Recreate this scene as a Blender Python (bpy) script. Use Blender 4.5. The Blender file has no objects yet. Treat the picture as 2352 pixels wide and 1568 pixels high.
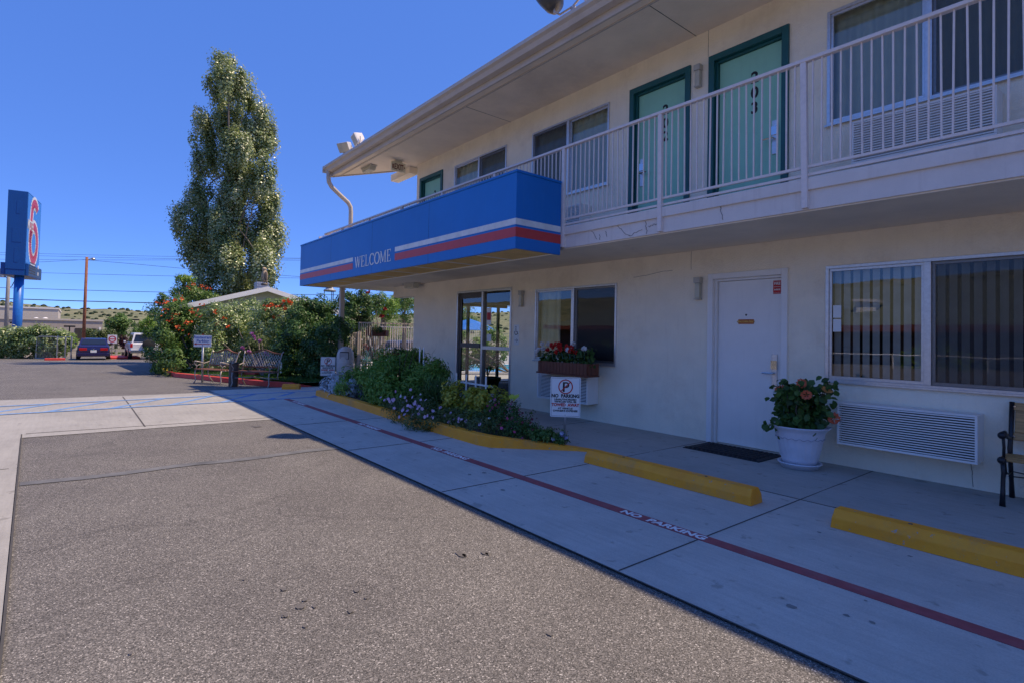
import bpy, math, random
import numpy as np
from mathutils import Vector, Matrix
random.seed(7); RG = np.random.default_rng(7)
SC = bpy.context.scene
COL = SC.collection
# ------------------------------------------------------------------ camera
F, YAW, PITCH, ROLL, SHY, H = 1242.43, math.radians(50.7857), math.radians(1.4537), math.radians(1.2126), -44.487, 1.40
CX, CY = 1176.0, 784.0
_f = Vector((-math.sin(YAW)*math.cos(PITCH), math.cos(YAW)*math.cos(PITCH), math.sin(PITCH)))
_r = Vector((math.cos(YAW), math.sin(YAW), 0)); _u = _r.cross(_f)
CR = _r*math.cos(ROLL)+_u*math.sin(ROLL); CU = -_r*math.sin(ROLL)+_u*math.cos(ROLL); CF = _f
cam_d = bpy.data.cameras.new('camera'); cam = bpy.data.objects.new('camera', cam_d); COL.objects.link(cam)
cam.matrix_world = Matrix(((CR.x, CU.x, -CF.x, 0), (CR.y, CU.y, -CF.y, 0), (CR.z, CU.z, -CF.z, H), (0, 0, 0, 1)))
cam_d.sensor_width = 36; cam_d.lens = 36*F/2352; cam_d.shift_y = SHY/2352
cam_d.clip_start = 0.05; cam_d.clip_end = 5000
SC.camera = cam
# ------------------------------------------------------------------ light
SUN = Vector((0.26, 0.47, 1.0)).normalized()
EL = math.asin(SUN.z); AZ = math.atan2(SUN.x, SUN.y)
w = bpy.data.worlds.new('World'); SC.world = w; w.use_nodes = True
nt = w.node_tree; bg = nt.nodes['Background']
sky = nt.nodes.new('ShaderNodeTexSky'); sky.sky_type = 'NISHITA'; sky.sun_disc = False
sky.sun_elevation = EL; sky.sun_rotation = AZ; sky.altitude = 8000; sky.air_density = 1.0; sky.dust_density = 0.0; sky.ozone_density = 6.0
hs = nt.nodes.new('ShaderNodeMixRGB'); hs.inputs[0].default_value = .62; hs.inputs[2].default_value = (.26, .74, 2.75, 1)
nt.links.new(sky.outputs[0], hs.inputs[1]); nt.links.new(hs.outputs[0], bg.inputs['Color']); bg.inputs['Strength'].default_value = 0.148
sl = bpy.data.lights.new('sun', 'SUN'); sl.energy = 2.45; sl.angle = math.radians(0.5); sl.color = (1, 0.81, 0.58)
so = bpy.data.objects.new('sun', sl); COL.objects.link(so); so.rotation_euler = (-SUN).to_track_quat('-Z', 'Y').to_euler()
vs = SC.view_settings; vs.view_transform = 'Standard'; vs.look = 'None'; vs.exposure = 1.13; vs.gamma = 1.0
SC.cycles.max_bounces = 8; SC.cycles.transparent_max_bounces = 16
# ------------------------------------------------------------------ site survey: sight lines from the tripod meet real planes
def ray(x, y): return CF+CR*((x-CX)/F)-CU*((y-CY-SHY)/F)
EYE = Vector((0, 0, H))
def gz(x): return 0.0 if x > -12 else max(-.85, -.0222*(-12-x))
def onz(x, y, z=0.0): d = ray(x, y); return EYE+d*((z-H)/d.z)
def ong(x, y):
    z = 0
    for _ in range(12): q = onz(x, y, z); z = gz(q.x)
    return q
def ony(x, y, Y): d = ray(x, y); return EYE+d*(Y/d.y)
def onx(x, y, X): d = ray(x, y); return EYE+d*(X/d.x)
def at(x, y, dep): return EYE+ray(x, y)*dep
# ------------------------------------------------------------------ materials
MATS = {}
def nodes(m):
    m.use_nodes = True; t = m.node_tree; return t, t.nodes['Principled BSDF'], t.nodes, t.links
def ramp(N, L, src, stops):
    r = N.new('ShaderNodeValToRGB'); e = r.color_ramp.elements
    while len(e) < len(stops): e.new(0.5)
    for k, (p, c) in enumerate(stops): e[k].position = p; e[k].color = (*c, 1)
    L.new(src, r.inputs[0]); return r
def noise(N, L, scale, detail=4, rough=.6, vec=None):
    n = N.new('ShaderNodeTexNoise'); n.inputs['Scale'].default_value = scale; n.inputs['Detail'].default_value = detail; n.inputs['Roughness'].default_value = rough
    if vec is not None: L.new(vec, n.inputs['Vector'])
    return n
def objvec(N): return N.new('ShaderNodeTexCoord').outputs['Object']
def geovec(N): return N.new('ShaderNodeNewGeometry').outputs['Position']
def mat(name, col, rough=.6, metal=0, var=.12, scale=6, bump=0, bscale=60, spec=None, stain=0, stain_col=(.2, .15, .1), coat=0, streak=0, chips=0):
    if name in MATS: return MATS[name]
    m = bpy.data.materials.new(name); t, b, N, L = nodes(m); v = geovec(N)
    n = noise(N, L, scale, 5, .6, v)
    lo = tuple(c*(1-var) for c in col); hi = tuple(min(1, c*(1+var)) for c in col)
    r = ramp(N, L, n.outputs[0], [(.3, lo), (.7, hi)]); out = r.outputs[0]
    if stain:
        n2 = noise(N, L, scale*.35, 8, .75, v); r2 = ramp(N, L, n2.outputs[0], [(.52, (0, 0, 0)), (.75, (stain,)*3)])
        mx = N.new('ShaderNodeMixRGB'); L.new(r2.outputs[0], mx.inputs[0]); L.new(out, mx.inputs[1]); mx.inputs[2].default_value = (*stain_col, 1); out = mx.outputs[0]
    if streak:
        mp = N.new('ShaderNodeMapping'); mp.inputs['Scale'].default_value = (9, 9, .7); L.new(v, mp.inputs['Vector']); n4 = noise(N, L, 1.6, 5, .65, mp.outputs[0]); r4 = ramp(N, L, n4.outputs[0], [(.54, (0, 0, 0)), (.72, (streak,)*3)])
        mx = N.new('ShaderNodeMixRGB'); L.new(r4.outputs[0], mx.inputs[0]); L.new(out, mx.inputs[1]); mx.inputs[2].default_value = (*stain_col, 1); out = mx.outputs[0]
    if chips:
        n6 = noise(N, L, 22, 6, .7, v); r6 = ramp(N, L, n6.outputs[0], [(.635, (0, 0, 0)), (.65, (chips,)*3)]); mx = N.new('ShaderNodeMixRGB'); L.new(r6.outputs[0], mx.inputs[0]); L.new(out, mx.inputs[1]); mx.inputs[2].default_value = (.33, .31, .28, 1); out = mx.outputs[0]
    L.new(out, b.inputs['Base Color']); b.inputs['Roughness'].default_value = rough; b.inputs['Metallic'].default_value = metal
    if spec is not None: b.inputs['Specular IOR Level'].default_value = spec
    if coat: b.inputs['Coat Weight'].default_value = coat; b.inputs['Coat Roughness'].default_value = .05
    if bump:
        nb = noise(N, L, bscale, 4, .65, v); bp = N.new('ShaderNodeBump'); bp.inputs['Strength'].default_value = bump; bp.inputs['Distance'].default_value = .01
        L.new(nb.outputs[0], bp.inputs['Height']); L.new(bp.outputs[0], b.inputs['Normal'])
    MATS[name] = m; return m
def leafmat(name, stops, rough=.45, trans=.35, spec=.4):
    if name in MATS: return MATS[name]
    m = bpy.data.materials.new(name); t, b, N, L = nodes(m)
    a = N.new('ShaderNodeAttribute'); a.attribute_name = 'tone'
    k = len(stops); r = ramp(N, L, a.outputs['Fac'], [(i/(k-1), c) for i, c in enumerate(stops)])
    L.new(r.outputs[0], b.inputs['Base Color']); b.inputs['Roughness'].default_value = rough; b.inputs['Specular IOR Level'].default_value = spec
    tr = N.new('ShaderNodeBsdfTranslucent'); L.new(r.outputs[0], tr.inputs[0]); mx = N.new('ShaderNodeMixShader'); mx.inputs[0].default_value = trans
    L.new(b.outputs[0], mx.inputs[1]); L.new(tr.outputs[0], mx.inputs[2]); L.new(mx.outputs[0], N['Material Output'].inputs[0])
    MATS[name] = m; return m
def asphalt_mat():
    m = bpy.data.materials.new('asphalt'); t, b, N, L = nodes(m); v = geovec(N)
    vo = N.new('ShaderNodeTexVoronoi'); vo.inputs['Scale'].default_value = 185; L.new(v, vo.inputs['Vector'])
    r = ramp(N, L, vo.outputs['Color'], [(0, (.035, .035, .035)), (.25, (.097, .096, .093)), (.55, (.168, .165, .160)), (.8, (.265, .258, .248)), (.96, (.66, .65, .63))])
    vo2 = N.new('ShaderNodeTexVoronoi'); vo2.inputs['Scale'].default_value = 260; L.new(v, vo2.inputs['Vector'])
    r2 = ramp(N, L, vo2.outputs['Color'], [(0, (.45, .42, .40)), (.5, (1, .96, .92)), (1, (1.0, 1.0, 1.0))])
    mx = N.new('ShaderNodeMixRGB'); mx.blend_type = 'MULTIPLY'; mx.inputs[0].default_value = .85; L.new(r.outputs[0], mx.inputs[1]); L.new(r2.outputs[0], mx.inputs[2])
    n = noise(N, L, .9, 6, .65, v); r3 = ramp(N, L, n.outputs[0], [(.3, (.78, .76, .75)), (.7, (1.05, 1.03, 1.0))])
    mx2 = N.new('ShaderNodeMixRGB'); mx2.blend_type = 'MULTIPLY'; mx2.inputs[0].default_value = 1; L.new(mx.outputs[0], mx2.inputs[1]); L.new(r3.outputs[0], mx2.inputs[2])
    # hairline cracks
    vd = noise(N, L, 1.2, 4, .6, v); ad = N.new('ShaderNodeMixRGB'); ad.blend_type = 'ADD'; ad.inputs[0].default_value = .5; L.new(v, ad.inputs[1]); L.new(vd.outputs['Color'], ad.inputs[2])
    vc = N.new('ShaderNodeTexVoronoi'); vc.feature = 'DISTANCE_TO_EDGE'; vc.inputs['Scale'].default_value = .33; L.new(ad.outputs[0], vc.inputs['Vector'])
    rc = ramp(N, L, vc.outputs['Distance'], [(0, (.55, .55, .55)), (.006, (1, 1, 1))])
    mx3 = N.new('ShaderNodeMixRGB'); mx3.blend_type = 'MULTIPLY'; mx3.inputs[0].default_value = .45; L.new(mx2.outputs[0], mx3.inputs[1]); L.new(rc.outputs[0], mx3.inputs[2])
    L.new(mx3.outputs[0], b.inputs['Base Color']); b.inputs['Roughness'].default_value = .85; b.inputs['Specular IOR Level'].default_value = .3
    bp = N.new('ShaderNodeBump'); bp.inputs['Strength'].default_value = .3; bp.inputs['Distance'].default_value = .005; L.new(vo.outputs['Distance'], bp.inputs['Height']); L.new(bp.outputs[0], b.inputs['Normal'])
    return m
def concrete_mat(name, c, dark=.8):
    m = bpy.data.materials.new(name); t, b, N, L = nodes(m); v = geovec(N)
    n = noise(N, L, 1.1, 8, .7, v); r = ramp(N, L, n.outputs[0], [(.3, tuple(x*dark for x in c)), (.55, c), (.75, tuple(min(1, x*1.1) for x in c))])
    mp = N.new('ShaderNodeMapping'); mp.inputs['Scale'].default_value = (.6, 9, 1); L.new(v, mp.inputs['Vector'])
    n2 = noise(N, L, 3, 6, .7, mp.outputs[0]); r2 = ramp(N, L, n2.outputs[0], [(.3, (.88, .88, .88)), (.7, (1.06, 1.06, 1.06))])
    mx = N.new('ShaderNodeMixRGB'); mx.blend_type = 'MULTIPLY'; mx.inputs[0].default_value = 1; L.new(r.outputs[0], mx.inputs[1]); L.new(r2.outputs[0], mx.inputs[2])
    n3 = noise(N, L, 7, 3, .5, v); r3 = ramp(N, L, n3.outputs[0], [(.30, (.55, .54, .52)), (.36, (1, 1, 1))])
    mx2 = N.new('ShaderNodeMixRGB'); mx2.blend_type = 'MULTIPLY'; mx2.inputs[0].default_value = .6; L.new(mx.outputs[0], mx2.inputs[1]); L.new(r3.outputs[0], mx2.inputs[2])
    n5 = noise(N, L, 120, 2, .5, v); r5 = ramp(N, L, n5.outputs[0], [(.25, (.8, .8, .8)), (.6, (1.03, 1.03, 1.03))])
    mx3 = N.new('ShaderNodeMixRGB'); mx3.blend_type = 'MULTIPLY'; mx3.inputs[0].default_value = .7; L.new(mx2.outputs[0], mx3.inputs[1]); L.new(r5.outputs[0], mx3.inputs[2])
    L.new(mx3.outputs[0], b.inputs['Base Color']); b.inputs['Roughness'].default_value = .75; b.inputs['Specular IOR Level'].default_value = .35
    bp = N.new('ShaderNodeBump'); bp.inputs['Strength'].default_value = .35; bp.inputs['Distance'].default_value = .003; L.new(n5.outputs[0], bp.inputs['Height']); L.new(bp.outputs[0], b.inputs['Normal'])
    return m
def glass_mat(name, ior=2.1, tint=(.9, .95, .95)):
    m = bpy.data.materials.new(name); m.use_nodes = True; t = m.node_tree; N, L = t.nodes, t.links; N.remove(N['Principled BSDF'])
    tr = N.new('ShaderNodeBsdfTransparent'); tr.inputs[0].default_value = (*tint, 1); gl = N.new('ShaderNodeBsdfGlossy'); gl.inputs['Roughness'].default_value = .0
    fr = N.new('ShaderNodeFresnel'); fr.inputs[0].default_value = ior; mx = N.new('ShaderNodeMixShader')
    n = noise(N, L, 1.3, 2, .5, geovec(N)); bp = N.new('ShaderNodeBump'); bp.inputs['Strength'].default_value = .02; bp.inputs['Distance'].default_value = .05; L.new(n.outputs[0], bp.inputs['Height']); L.new(bp.outputs[0], gl.inputs['Normal'])
    L.new(fr.outputs[0], mx.inputs[0]); L.new(tr.outputs[0], mx.inputs[1]); L.new(gl.outputs[0], mx.inputs[2]); L.new(mx.outputs[0], N['Material Output'].inputs[0])
    return m
def screen_mat():
    m = bpy.data.materials.new('insect_screen'); m.use_nodes = True; t = m.node_tree; N, L = t.nodes, t.links; b = N['Principled BSDF']
    b.inputs['Base Color'].default_value = (.03, .03, .035, 1); tr = N.new('ShaderNodeBsdfTransparent'); mx = N.new('ShaderNodeMixShader'); mx.inputs[0].default_value = .45
    L.new(tr.outputs[0], mx.inputs[1]); L.new(b.outputs[0], mx.inputs[2]); L.new(mx.outputs[0], N['Material Output'].inputs[0]); return m
def wood_mat(name, c, axis=(1, 12, 12)):
    m = bpy.data.materials.new(name); t, b, N, L = nodes(m); mp = N.new('ShaderNodeMapping'); mp.inputs['Scale'].default_value = axis; L.new(objvec(N), mp.inputs['Vector'])
    n = noise(N, L, 5, 6, .7, mp.outputs[0]); r = ramp(N, L, n.outputs[0], [(.25, tuple(x*.45 for x in c)), (.55, c), (.8, tuple(x*1.35 for x in c))])
    L.new(r.outputs[0], b.inputs['Base Color']); b.inputs['Roughness'].default_value = .5; return m
M = dict(
 asphalt=asphalt_mat(), conc=concrete_mat('concrete', (.37, .355, .325)), pave=concrete_mat('pavement', (.57, .52, .455)), walk=concrete_mat('walkway_concrete', (.44, .41, .36)),
 stucco=mat('stucco', (.95, .85, .67), .9, var=.05, scale=2.2, bump=.9, bscale=55, stain=.5, stain_col=(.60, .49, .36), streak=.12),
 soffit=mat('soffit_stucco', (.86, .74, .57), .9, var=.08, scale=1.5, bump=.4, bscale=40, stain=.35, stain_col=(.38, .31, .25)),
 trim=mat('beige_trim', (.58, .51, .43), .6, var=.06, scale=4, stain=.3, stain_col=(.34, .28, .22)),
 slabface=mat('slab_paint', (.76, .69, .62), .8, streak=.2, stain=.25, stain_col=(.42, .34, .28), var=.05, scale=3, bump=.2, bscale=50),
 rail=mat('rail_paint', (.80, .70, .63), .5, var=.05, scale=20, stain=.3, stain_col=(.4, .33, .28)),
 alu=mat('aluminium', (.62, .62, .63), .35, .8, var=.1, scale=30), darkalu=mat('dark_aluminium', (.09, .085, .08), .4, .5),
 teal=mat('teal_door', (.31, .64, .46), .55, var=.06, scale=2, streak=.15, stain_col=(.2, .42, .32)), tealframe=mat('teal_frame', (.008, .10, .10), .45),
 white=mat('white_paint', (.86, .83, .78), .5, var=.03, scale=3, stain=.15, streak=.12, stain_col=(.5, .47, .42)), black=mat('black_paint', (.015, .015, .017), .45), ink=mat('black_lettering', (.012, .012, .012), .6),
 redink=mat('red_lettering', (.50, .02, .02), .5), blueink=mat('blue_lettering', (.05, .12, .40), .5), signwhite=mat('sign_white', (.78, .80, .78), .4, var=.03),
 blue=mat('canopy_blue', (.004, .165, .52), .42, var=.07, scale=1.2, spec=.4, stain=.15, stain_col=(.04, .22, .50), streak=.22), pylonblue=mat('pylon_blue', (.004, .075, .30), .4, var=.05, scale=1), bluesign=mat('sign_face_blue', (.03, .20, .62), .3, var=.02),
 stripewhite=mat('stripe_white', (.72, .72, .68), .4), stripered=mat('stripe_red', (.55, .045, .045), .4, var=.05), gridy=mat('canopy_grid', (.80, .60, .28), .6, var=.12, scale=3),
 yellow=mat('yellow_paint', (1.0, .34, .012), .6, var=.10, scale=5, bump=.3, bscale=40, stain=.6, stain_col=(.42, .26, .12), chips=.85),
 redkerb=mat('red_kerb_paint', (.62, .055, .04), .6, chips=.7, var=.12, scale=4, stain=.3, stain_col=(.4, .18, .13)), redline=mat('red_line_paint', (.34, .075, .08), .7, var=.15, scale=14, stain=.4, stain_col=(.30, .22, .22)),
 blueline=mat('blue_line_paint', (.16, .28, .50), .8, var=.25, scale=16, stain=.5, stain_col=(.40, .43, .47)), whiteline=mat('white_line_paint', (.85, .80, .76), .7, var=.15, scale=30),
 joint=mat('joint_dark', (.07, .065, .06), .9), patch=mat('crack_sealer', (.13, .13, .13), .8, var=.3, scale=5), oil=mat('oil_stain', (.12, .11, .10), .7), soil=mat('soil', (.10, .065, .04), .95, var=.4, scale=8, bump=.8, bscale=30),
 iron=mat('cast_iron', (.02, .02, .025), .35, .3), bronze=mat('worn_bronze_metal', (.42, .37, .33), .4, .1, var=.3, scale=20), benchwood=wood_mat('bench_oak', (.52, .29, .10)), brownwood=wood_mat('brown_wood', (.20, .075, .035)),
 boxwood=wood_mat('stained_redwood', (.17, .045, .022), (12, 12, 1)), lampglass=mat('lamp_glass', (.55, .52, .40), .25, var=.1, scale=8), lampbody=mat('lamp_body', (.50, .47, .40), .5),
 potwhite=mat('pot_plastic', (.70, .70, .76), .45, var=.05, scale=9, stain=.35, streak=.3, stain_col=(.42, .40, .38)), rubber=mat('rubber', (.025, .022, .024), .8, bump=.4, bscale=80), steel=mat('galvanised', (.40, .41, .42), .4, .6, var=.15, scale=20),
 grey=mat('grey_plastic', (.52, .50, .47), .5), polewood=mat('pole_wood', (.26, .10, .055), .8, var=.3, scale=5), polegrey=mat('pole_grey', (.34, .33, .32), .8, var=.2), wire=mat('wire_black', (.02, .02, .02), .6),
 beigebld=mat('far_wall_beige', (.55, .50, .42), .85, var=.04), whitebld=mat('far_wall_white', (.74, .72, .66), .8, var=.03), brownbld=mat('far_wall_brown', (.40, .35, .29), .85), shingle=mat('shingle', (.10, .09, .08), .9, var=.4, scale=14),
 greenroof=mat('green_shingle', (.16, .185, .13), .9, var=.2, scale=6), fasciared=mat('fascia_red', (.20, .05, .03), .7), greenwall=mat('pale_green_wall', (.50, .50, .38), .9, var=.04),
 carpurple=mat('purple_car_paint', (.022, .015, .07), .25, .3, var=.05, coat=.8), carwhite=mat('white_car_paint', (.74, .74, .74), .3, coat=.5), carsilver=mat('silver_car_paint', (.50, .53, .60), .3, .4, coat=.5),
 carglass=mat('car_glass', (.015, .018, .022), .06, spec=.8), tail=mat('tail_lamp', (.45, .01, .01), .2), chrome=mat('chrome', (.6, .6, .6), .15, 1), tyre=mat('tyre', (.015, .015, .015), .8),
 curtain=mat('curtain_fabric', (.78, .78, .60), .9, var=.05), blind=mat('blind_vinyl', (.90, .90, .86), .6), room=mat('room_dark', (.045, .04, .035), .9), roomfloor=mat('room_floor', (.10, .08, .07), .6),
 bark=mat('bark', (.17, .14, .11), .9, var=.3, scale=10), greenpl=mat('green_plastic', (.05, .17, .15), .4), orangesign=mat('orange_plaque', (.45, .12, .02), .5), brass=mat('brass', (.55, .38, .12), .25, .9),
 hill=None, glass=glass_mat('window_glass'), screen=screen_mat(), grassm=leafmat('grass_leaf', [(.05, .12, .02), (.12, .22, .04)]), bluecloth=mat('blue_cloth', (.02, .16, .55), .7), water=mat('pool_water', (.02, .42, .60), .05, var=.1, scale=2, bump=.3, bscale=6), exitlit=mat('exit_panel', (.80, .72, .52), .5), maroon=mat('maroon_lettering', (.16, .02, .015), .5),
)
# ------------------------------------------------------------------ mesh tools
RM = {}
def tag(o, label=None, cat=None, group=None, kind=None):
    if label: o['label'] = label
    if cat: o['category'] = cat
    if group: o['group'] = group
    if kind: o['kind'] = kind
    return o
def thing(name, label, cat, loc=(0, 0, 0), rz=0, group=None):
    o = bpy.data.objects.new(name, None); COL.objects.link(o); o.location = loc; o.rotation_euler = (0, 0, rz); o.empty_display_size = .1
    RM[o] = Matrix.Translation(Vector(loc)) @ Matrix.Rotation(rz, 4, 'Z'); return tag(o, label, cat, group)
def kids(o): return [c for c in bpy.data.objects if c.parent == o]
def copy_tree(o, loc=None, rz=None, label=None, parent=None):
    c = o.copy(); COL.objects.link(c)
    if parent: c.parent = parent
    if loc is not None: c.location = loc
    if rz is not None: c.rotation_euler = (0, 0, rz)
    if label: c['label'] = label
    for ch in kids(o): copy_tree(ch, parent=c)
    if parent is None: RM[c] = Matrix.Translation(c.location) @ Matrix.Rotation(c.rotation_euler[2], 4, 'Z')
    return c
def link_mesh(name, me, m, parent):
    me.materials.append(m); o = bpy.data.objects.new(name, me); COL.objects.link(o)
    if parent is not None: o.parent = parent; RM[o] = RM[parent]
    return o
class MB:
    def __init__(s): s.v = []; s.f = []
    def add(s, vs, fs):
        k = len(s.v); s.v += [tuple(q) for q in vs]; s.f += [tuple(i+k for i in f) for f in fs]; return s
    def box(s, x0, x1, y0, y1, z0, z1):
        return s.add([(x0, y0, z0), (x1, y0, z0), (x1, y1, z0), (x0, y1, z0), (x0, y0, z1), (x1, y0, z1), (x1, y1, z1), (x0, y1, z1)],
                     [(0, 3, 2, 1), (4, 5, 6, 7), (0, 1, 5, 4), (1, 2, 6, 5), (2, 3, 7, 6), (3, 0, 4, 7)])
    def obox(s, c, X, Y, Z):  # centre and three half-axis vectors
        c, X, Y, Z = map(Vector, (c, X, Y, Z)); P = [c+X*a+Y*b+Z*d for d in (-1, 1) for a, b in ((-1, -1), (1, -1), (1, 1), (-1, 1))]
        return s.add(P, [(0, 3, 2, 1), (4, 5, 6, 7), (0, 1, 5, 4), (1, 2, 6, 5), (2, 3, 7, 6), (3, 0, 4, 7)])
    def bar(s, a, b, wdt, t=None, up=(0, 0, 1)):
        a, b = Vector(a), Vector(b); d = (b-a); l = d.length; d.normalize(); u = Vector(up)
        if abs(d.dot(u)) > .98: u = Vector((0, 1, 0)) if abs(d.y) < .9 else Vector((1, 0, 0))
        x = d.cross(u).normalized(); y = x.cross(d); t = t or wdt
        return s.obox((a+b)/2, x*wdt/2, y*t/2, d*l/2)
    def tube(s, pts, r, n=8, cap=True):
        pts = [Vector(q) for q in pts]; rs = r if isinstance(r, (list, tuple)) else [r]*len(pts); vs = []; prev = None
        for i, q in enumerate(pts):
            d = (pts[min(i+1, len(pts)-1)]-pts[max(i-1, 0)]).normalized()
            if prev is None:
                a = Vector((0, 0, 1)) if abs(d.z) < .9 else Vector((1, 0, 0)); x = d.cross(a).normalized()
            else: x = (prev-d*prev.dot(d)).normalized()
            prev = x; y = d.cross(x)
            vs += [q+(x*math.cos(2*math.pi*k/n)+y*math.sin(2*math.pi*k/n))*rs[i] for k in range(n)]
        fs = [(i*n+k, i*n+(k+1) % n, (i+1)*n+(k+1) % n, (i+1)*n+k) for i in range(len(pts)-1) for k in range(n)]
        if cap: fs += [tuple(range(n-1, -1, -1)), tuple(range((len(pts)-1)*n, len(pts)*n))]
        return s.add(vs, fs)
    def lathe(s, prof, c=(0, 0, 0), n=24, flute=0, nf=20):
        c = Vector(c); vs = []
        for (r, z, *fl) in prof:
            a = fl[0] if fl else 0
            for k in range(n):
                t = 2*math.pi*k/n; rr = r*(1+a*math.cos(nf*t)); vs.append(c+Vector((rr*math.cos(t), rr*math.sin(t), z)))
        return s.add(vs, [(i*n+k, i*n+(k+1) % n, (i+1)*n+(k+1) % n, (i+1)*n+k) for i in range(len(prof)-1) for k in range(n)])
    def prism(s, poly, o, X, Y, Z, t):  # polygon in X,Y extruded along Z by t
        o, X, Y, Z = map(Vector, (o, X, Y, Z)); n = len(poly)
        vs = [o+X*a+Y*b for a, b in poly]+[o+X*a+Y*b+Z*t for a, b in poly]
        return s.add(vs, [tuple(range(n-1, -1, -1)), tuple(range(n, 2*n))]+[(i, (i+1) % n, n+(i+1) % n, n+i) for i in range(n)])
    def ball(s, c, r, n=10, sc=(1, 1, 1)):
        c = Vector(c); vs = []
        for i in range(n+1):
            p = math.pi*i/n
            for k in range(2*n): t = math.pi*k/n; vs.append(c+Vector((math.sin(p)*math.cos(t)*r*sc[0], math.sin(p)*math.sin(t)*r*sc[1], math.cos(p)*r*sc[2])))
        m = 2*n; return s.add(vs, [(i*m+k, (i+1)*m+k, (i+1)*m+(k+1) % m, i*m+(k+1) % m) for i in range(n) for k in range(m)])
    def text(s, body, size, o, X, Y, bold=0, align='LEFT', sx=1, ext=.001, mono=1.0):
        cu = bpy.data.curves.new('t', 'FONT'); cu.body = body; cu.size = size; cu.offset = bold; cu.align_x = align; cu.extrude = ext; cu.space_character = mono; cu.resolution_u = 3
        ob = bpy.data.objects.new('t', cu); me = bpy.data.meshes.new_from_object(ob); o, X, Y = map(Vector, (o, X, Y)); Z = X.cross(Y)
        s.add([o+X*(q.co.x*sx)+Y*q.co.y+Z*q.co.z for q in me.vertices], [tuple(p.vertices) for p in me.polygons])
        bpy.data.objects.remove(ob); bpy.data.curves.remove(cu); bpy.data.meshes.remove(me); return s
    def build(s, name, m, parent=None, world=False, smooth=False, bevel=0, seg=2):
        vs = s.v
        if world and parent is not None: I = RM[parent].inverted(); vs = [tuple(I @ Vector(q)) for q in vs]
        me = bpy.data.meshes.new(name); me.from_pydata(vs, [], s.f); me.validate(); me.update()
        if smooth: me.polygons.foreach_set('use_smooth', [True]*len(me.polygons))
        o = link_mesh(name, me, m, parent)
        if bevel: md = o.modifiers.new('bevel', 'BEVEL'); md.width = bevel; md.segments = seg; md.limit_method = 'ANGLE'
        return o
def struct(name, mb, m, **k): return tag(mb.build(name, m, **k), kind='structure')
# leaves and petals
T_DIA = (np.array([[0, 0, 0], [.5, .5, .06], [1, 0, 0], [.5, -.5, .06]]), [[0, 1, 2, 3]])
T_LEAF = (np.array([[0, 0, 0], [.25, .38, .1], [.62, .42, .08], [1, 0, -.12], [.62, -.42, .08], [.25, -.38, .1], [.3, 0, 0], [.66, 0, -.02]]), [[0, 6, 1, 1], [1, 6, 7, 2], [2, 7, 3, 3], [0, 5, 6, 6], [5, 4, 7, 6], [4, 3, 7, 7]])
T_BLADE = (np.array([[0, .5, 0], [0, -.5, 0], [.5, -.4, .05], [.5, .4, .05], [1, 0, -.12]]), [[0, 1, 2, 3], [3, 2, 4, 4]])
def flower_t(n=5, cup=.25):
    v = [[0, 0, 0]]; f = []
    for k in range(n):
        a = 2*math.pi*k/n; h = math.pi/n*1.25
        for da, r, z in ((-h*.8, .75, cup*.7), (-h*.35, 1, cup), (h*.35, 1, cup), (h*.8, .75, cup*.7)): v.append([math.cos(a+da)*r, math.sin(a+da)*r, z])
        b = 1+4*k; f += [[0, b, b+1, b+2], [0, b+2, b+3, b+3]]
    return np.array(v, float), f
T_FLOW = flower_t(5, .22); T_BALL = flower_t(6, .8)
def hib_t():
    v = [[0, 0, 0]]; f = []
    for k in range(5):
        a = 2*math.pi*k/5; b = len(v)
        for da, r, z in ((-.30, .35, .35), (.30, .35, .30), (-.72, .70, .60), (-.60, .95, .25), (-.25, 1.0, .62), (.1, .85, .30), (.45, 1.05, .58), (.68, .78, .20)): v.append([math.cos(a+da)*r, math.sin(a+da)*r, z])
        f += [[0, b, b+1, b+1], [b, b+2, b+3, b+4], [b, b+4, b+5, b+1], [b+1, b+5, b+6, b+7]]
    b = len(v); v += [[.03, 0, .2], [-.03, 0, .2], [.05, .05, 1.0], [-.02, .05, 1.0]]; f += [[b, b+1, b+3, b+2]]
    return np.array(v, float), f
T_HIB = hib_t()
def scatter(name, pos, d, nrm, L, W, m, parent, tpl=T_DIA, tone=None, world=True):
    n = len(pos); tv, tf = tpl; d = d/np.maximum(np.linalg.norm(d, axis=1, keepdims=True), 1e-6)
    s = np.cross(nrm, d); s /= np.maximum(np.linalg.norm(s, axis=1, keepdims=True), 1e-6); u = np.cross(d, s)
    L = np.broadcast_to(L, (n,)); W = np.broadcast_to(W, (n,))
    V = pos[:, None, :]+tv[None, :, 0:1]*(d*L[:, None])[:, None, :]+tv[None, :, 1:2]*(s*W[:, None])[:, None, :]+tv[None, :, 2:3]*(u*L[:, None])[:, None, :]
    V = V.reshape(-1, 3)
    if world and parent is not None:
        I = np.array(RM[parent].inverted()); V = V @ I[:3, :3].T+I[:3, 3]
    loops = []; tots = []
    for f in tf:
        ff = f[:3] if f[2] == f[3] else f; loops += ff; tots.append(len(ff))
    k = len(tv); LV = (np.array(loops)[None, :]+(np.arange(n)*k)[:, None]).ravel(); TT = np.tile(tots, n)
    me = bpy.data.meshes.new(name); me.vertices.add(len(V)); me.vertices.foreach_set('co', V.ravel().astype(np.float32))
    me.loops.add(len(LV)); me.loops.foreach_set('vertex_index', LV.astype(np.int32)); me.polygons.add(len(TT))
    st = np.concatenate([[0], np.cumsum(TT)[:-1]]); me.polygons.foreach_set('loop_start', st.astype(np.int32)); me.polygons.foreach_set('loop_total', TT.astype(np.int32))
    me.update(calc_edges=True); a = me.attributes.new('tone', 'FLOAT', 'FACE')
    tone = RG.random(n) if tone is None else tone
    a.data.foreach_set('value', np.repeat(tone, len(tf)).astype(np.float32))
    return link_mesh(name, me, m, parent)
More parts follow.
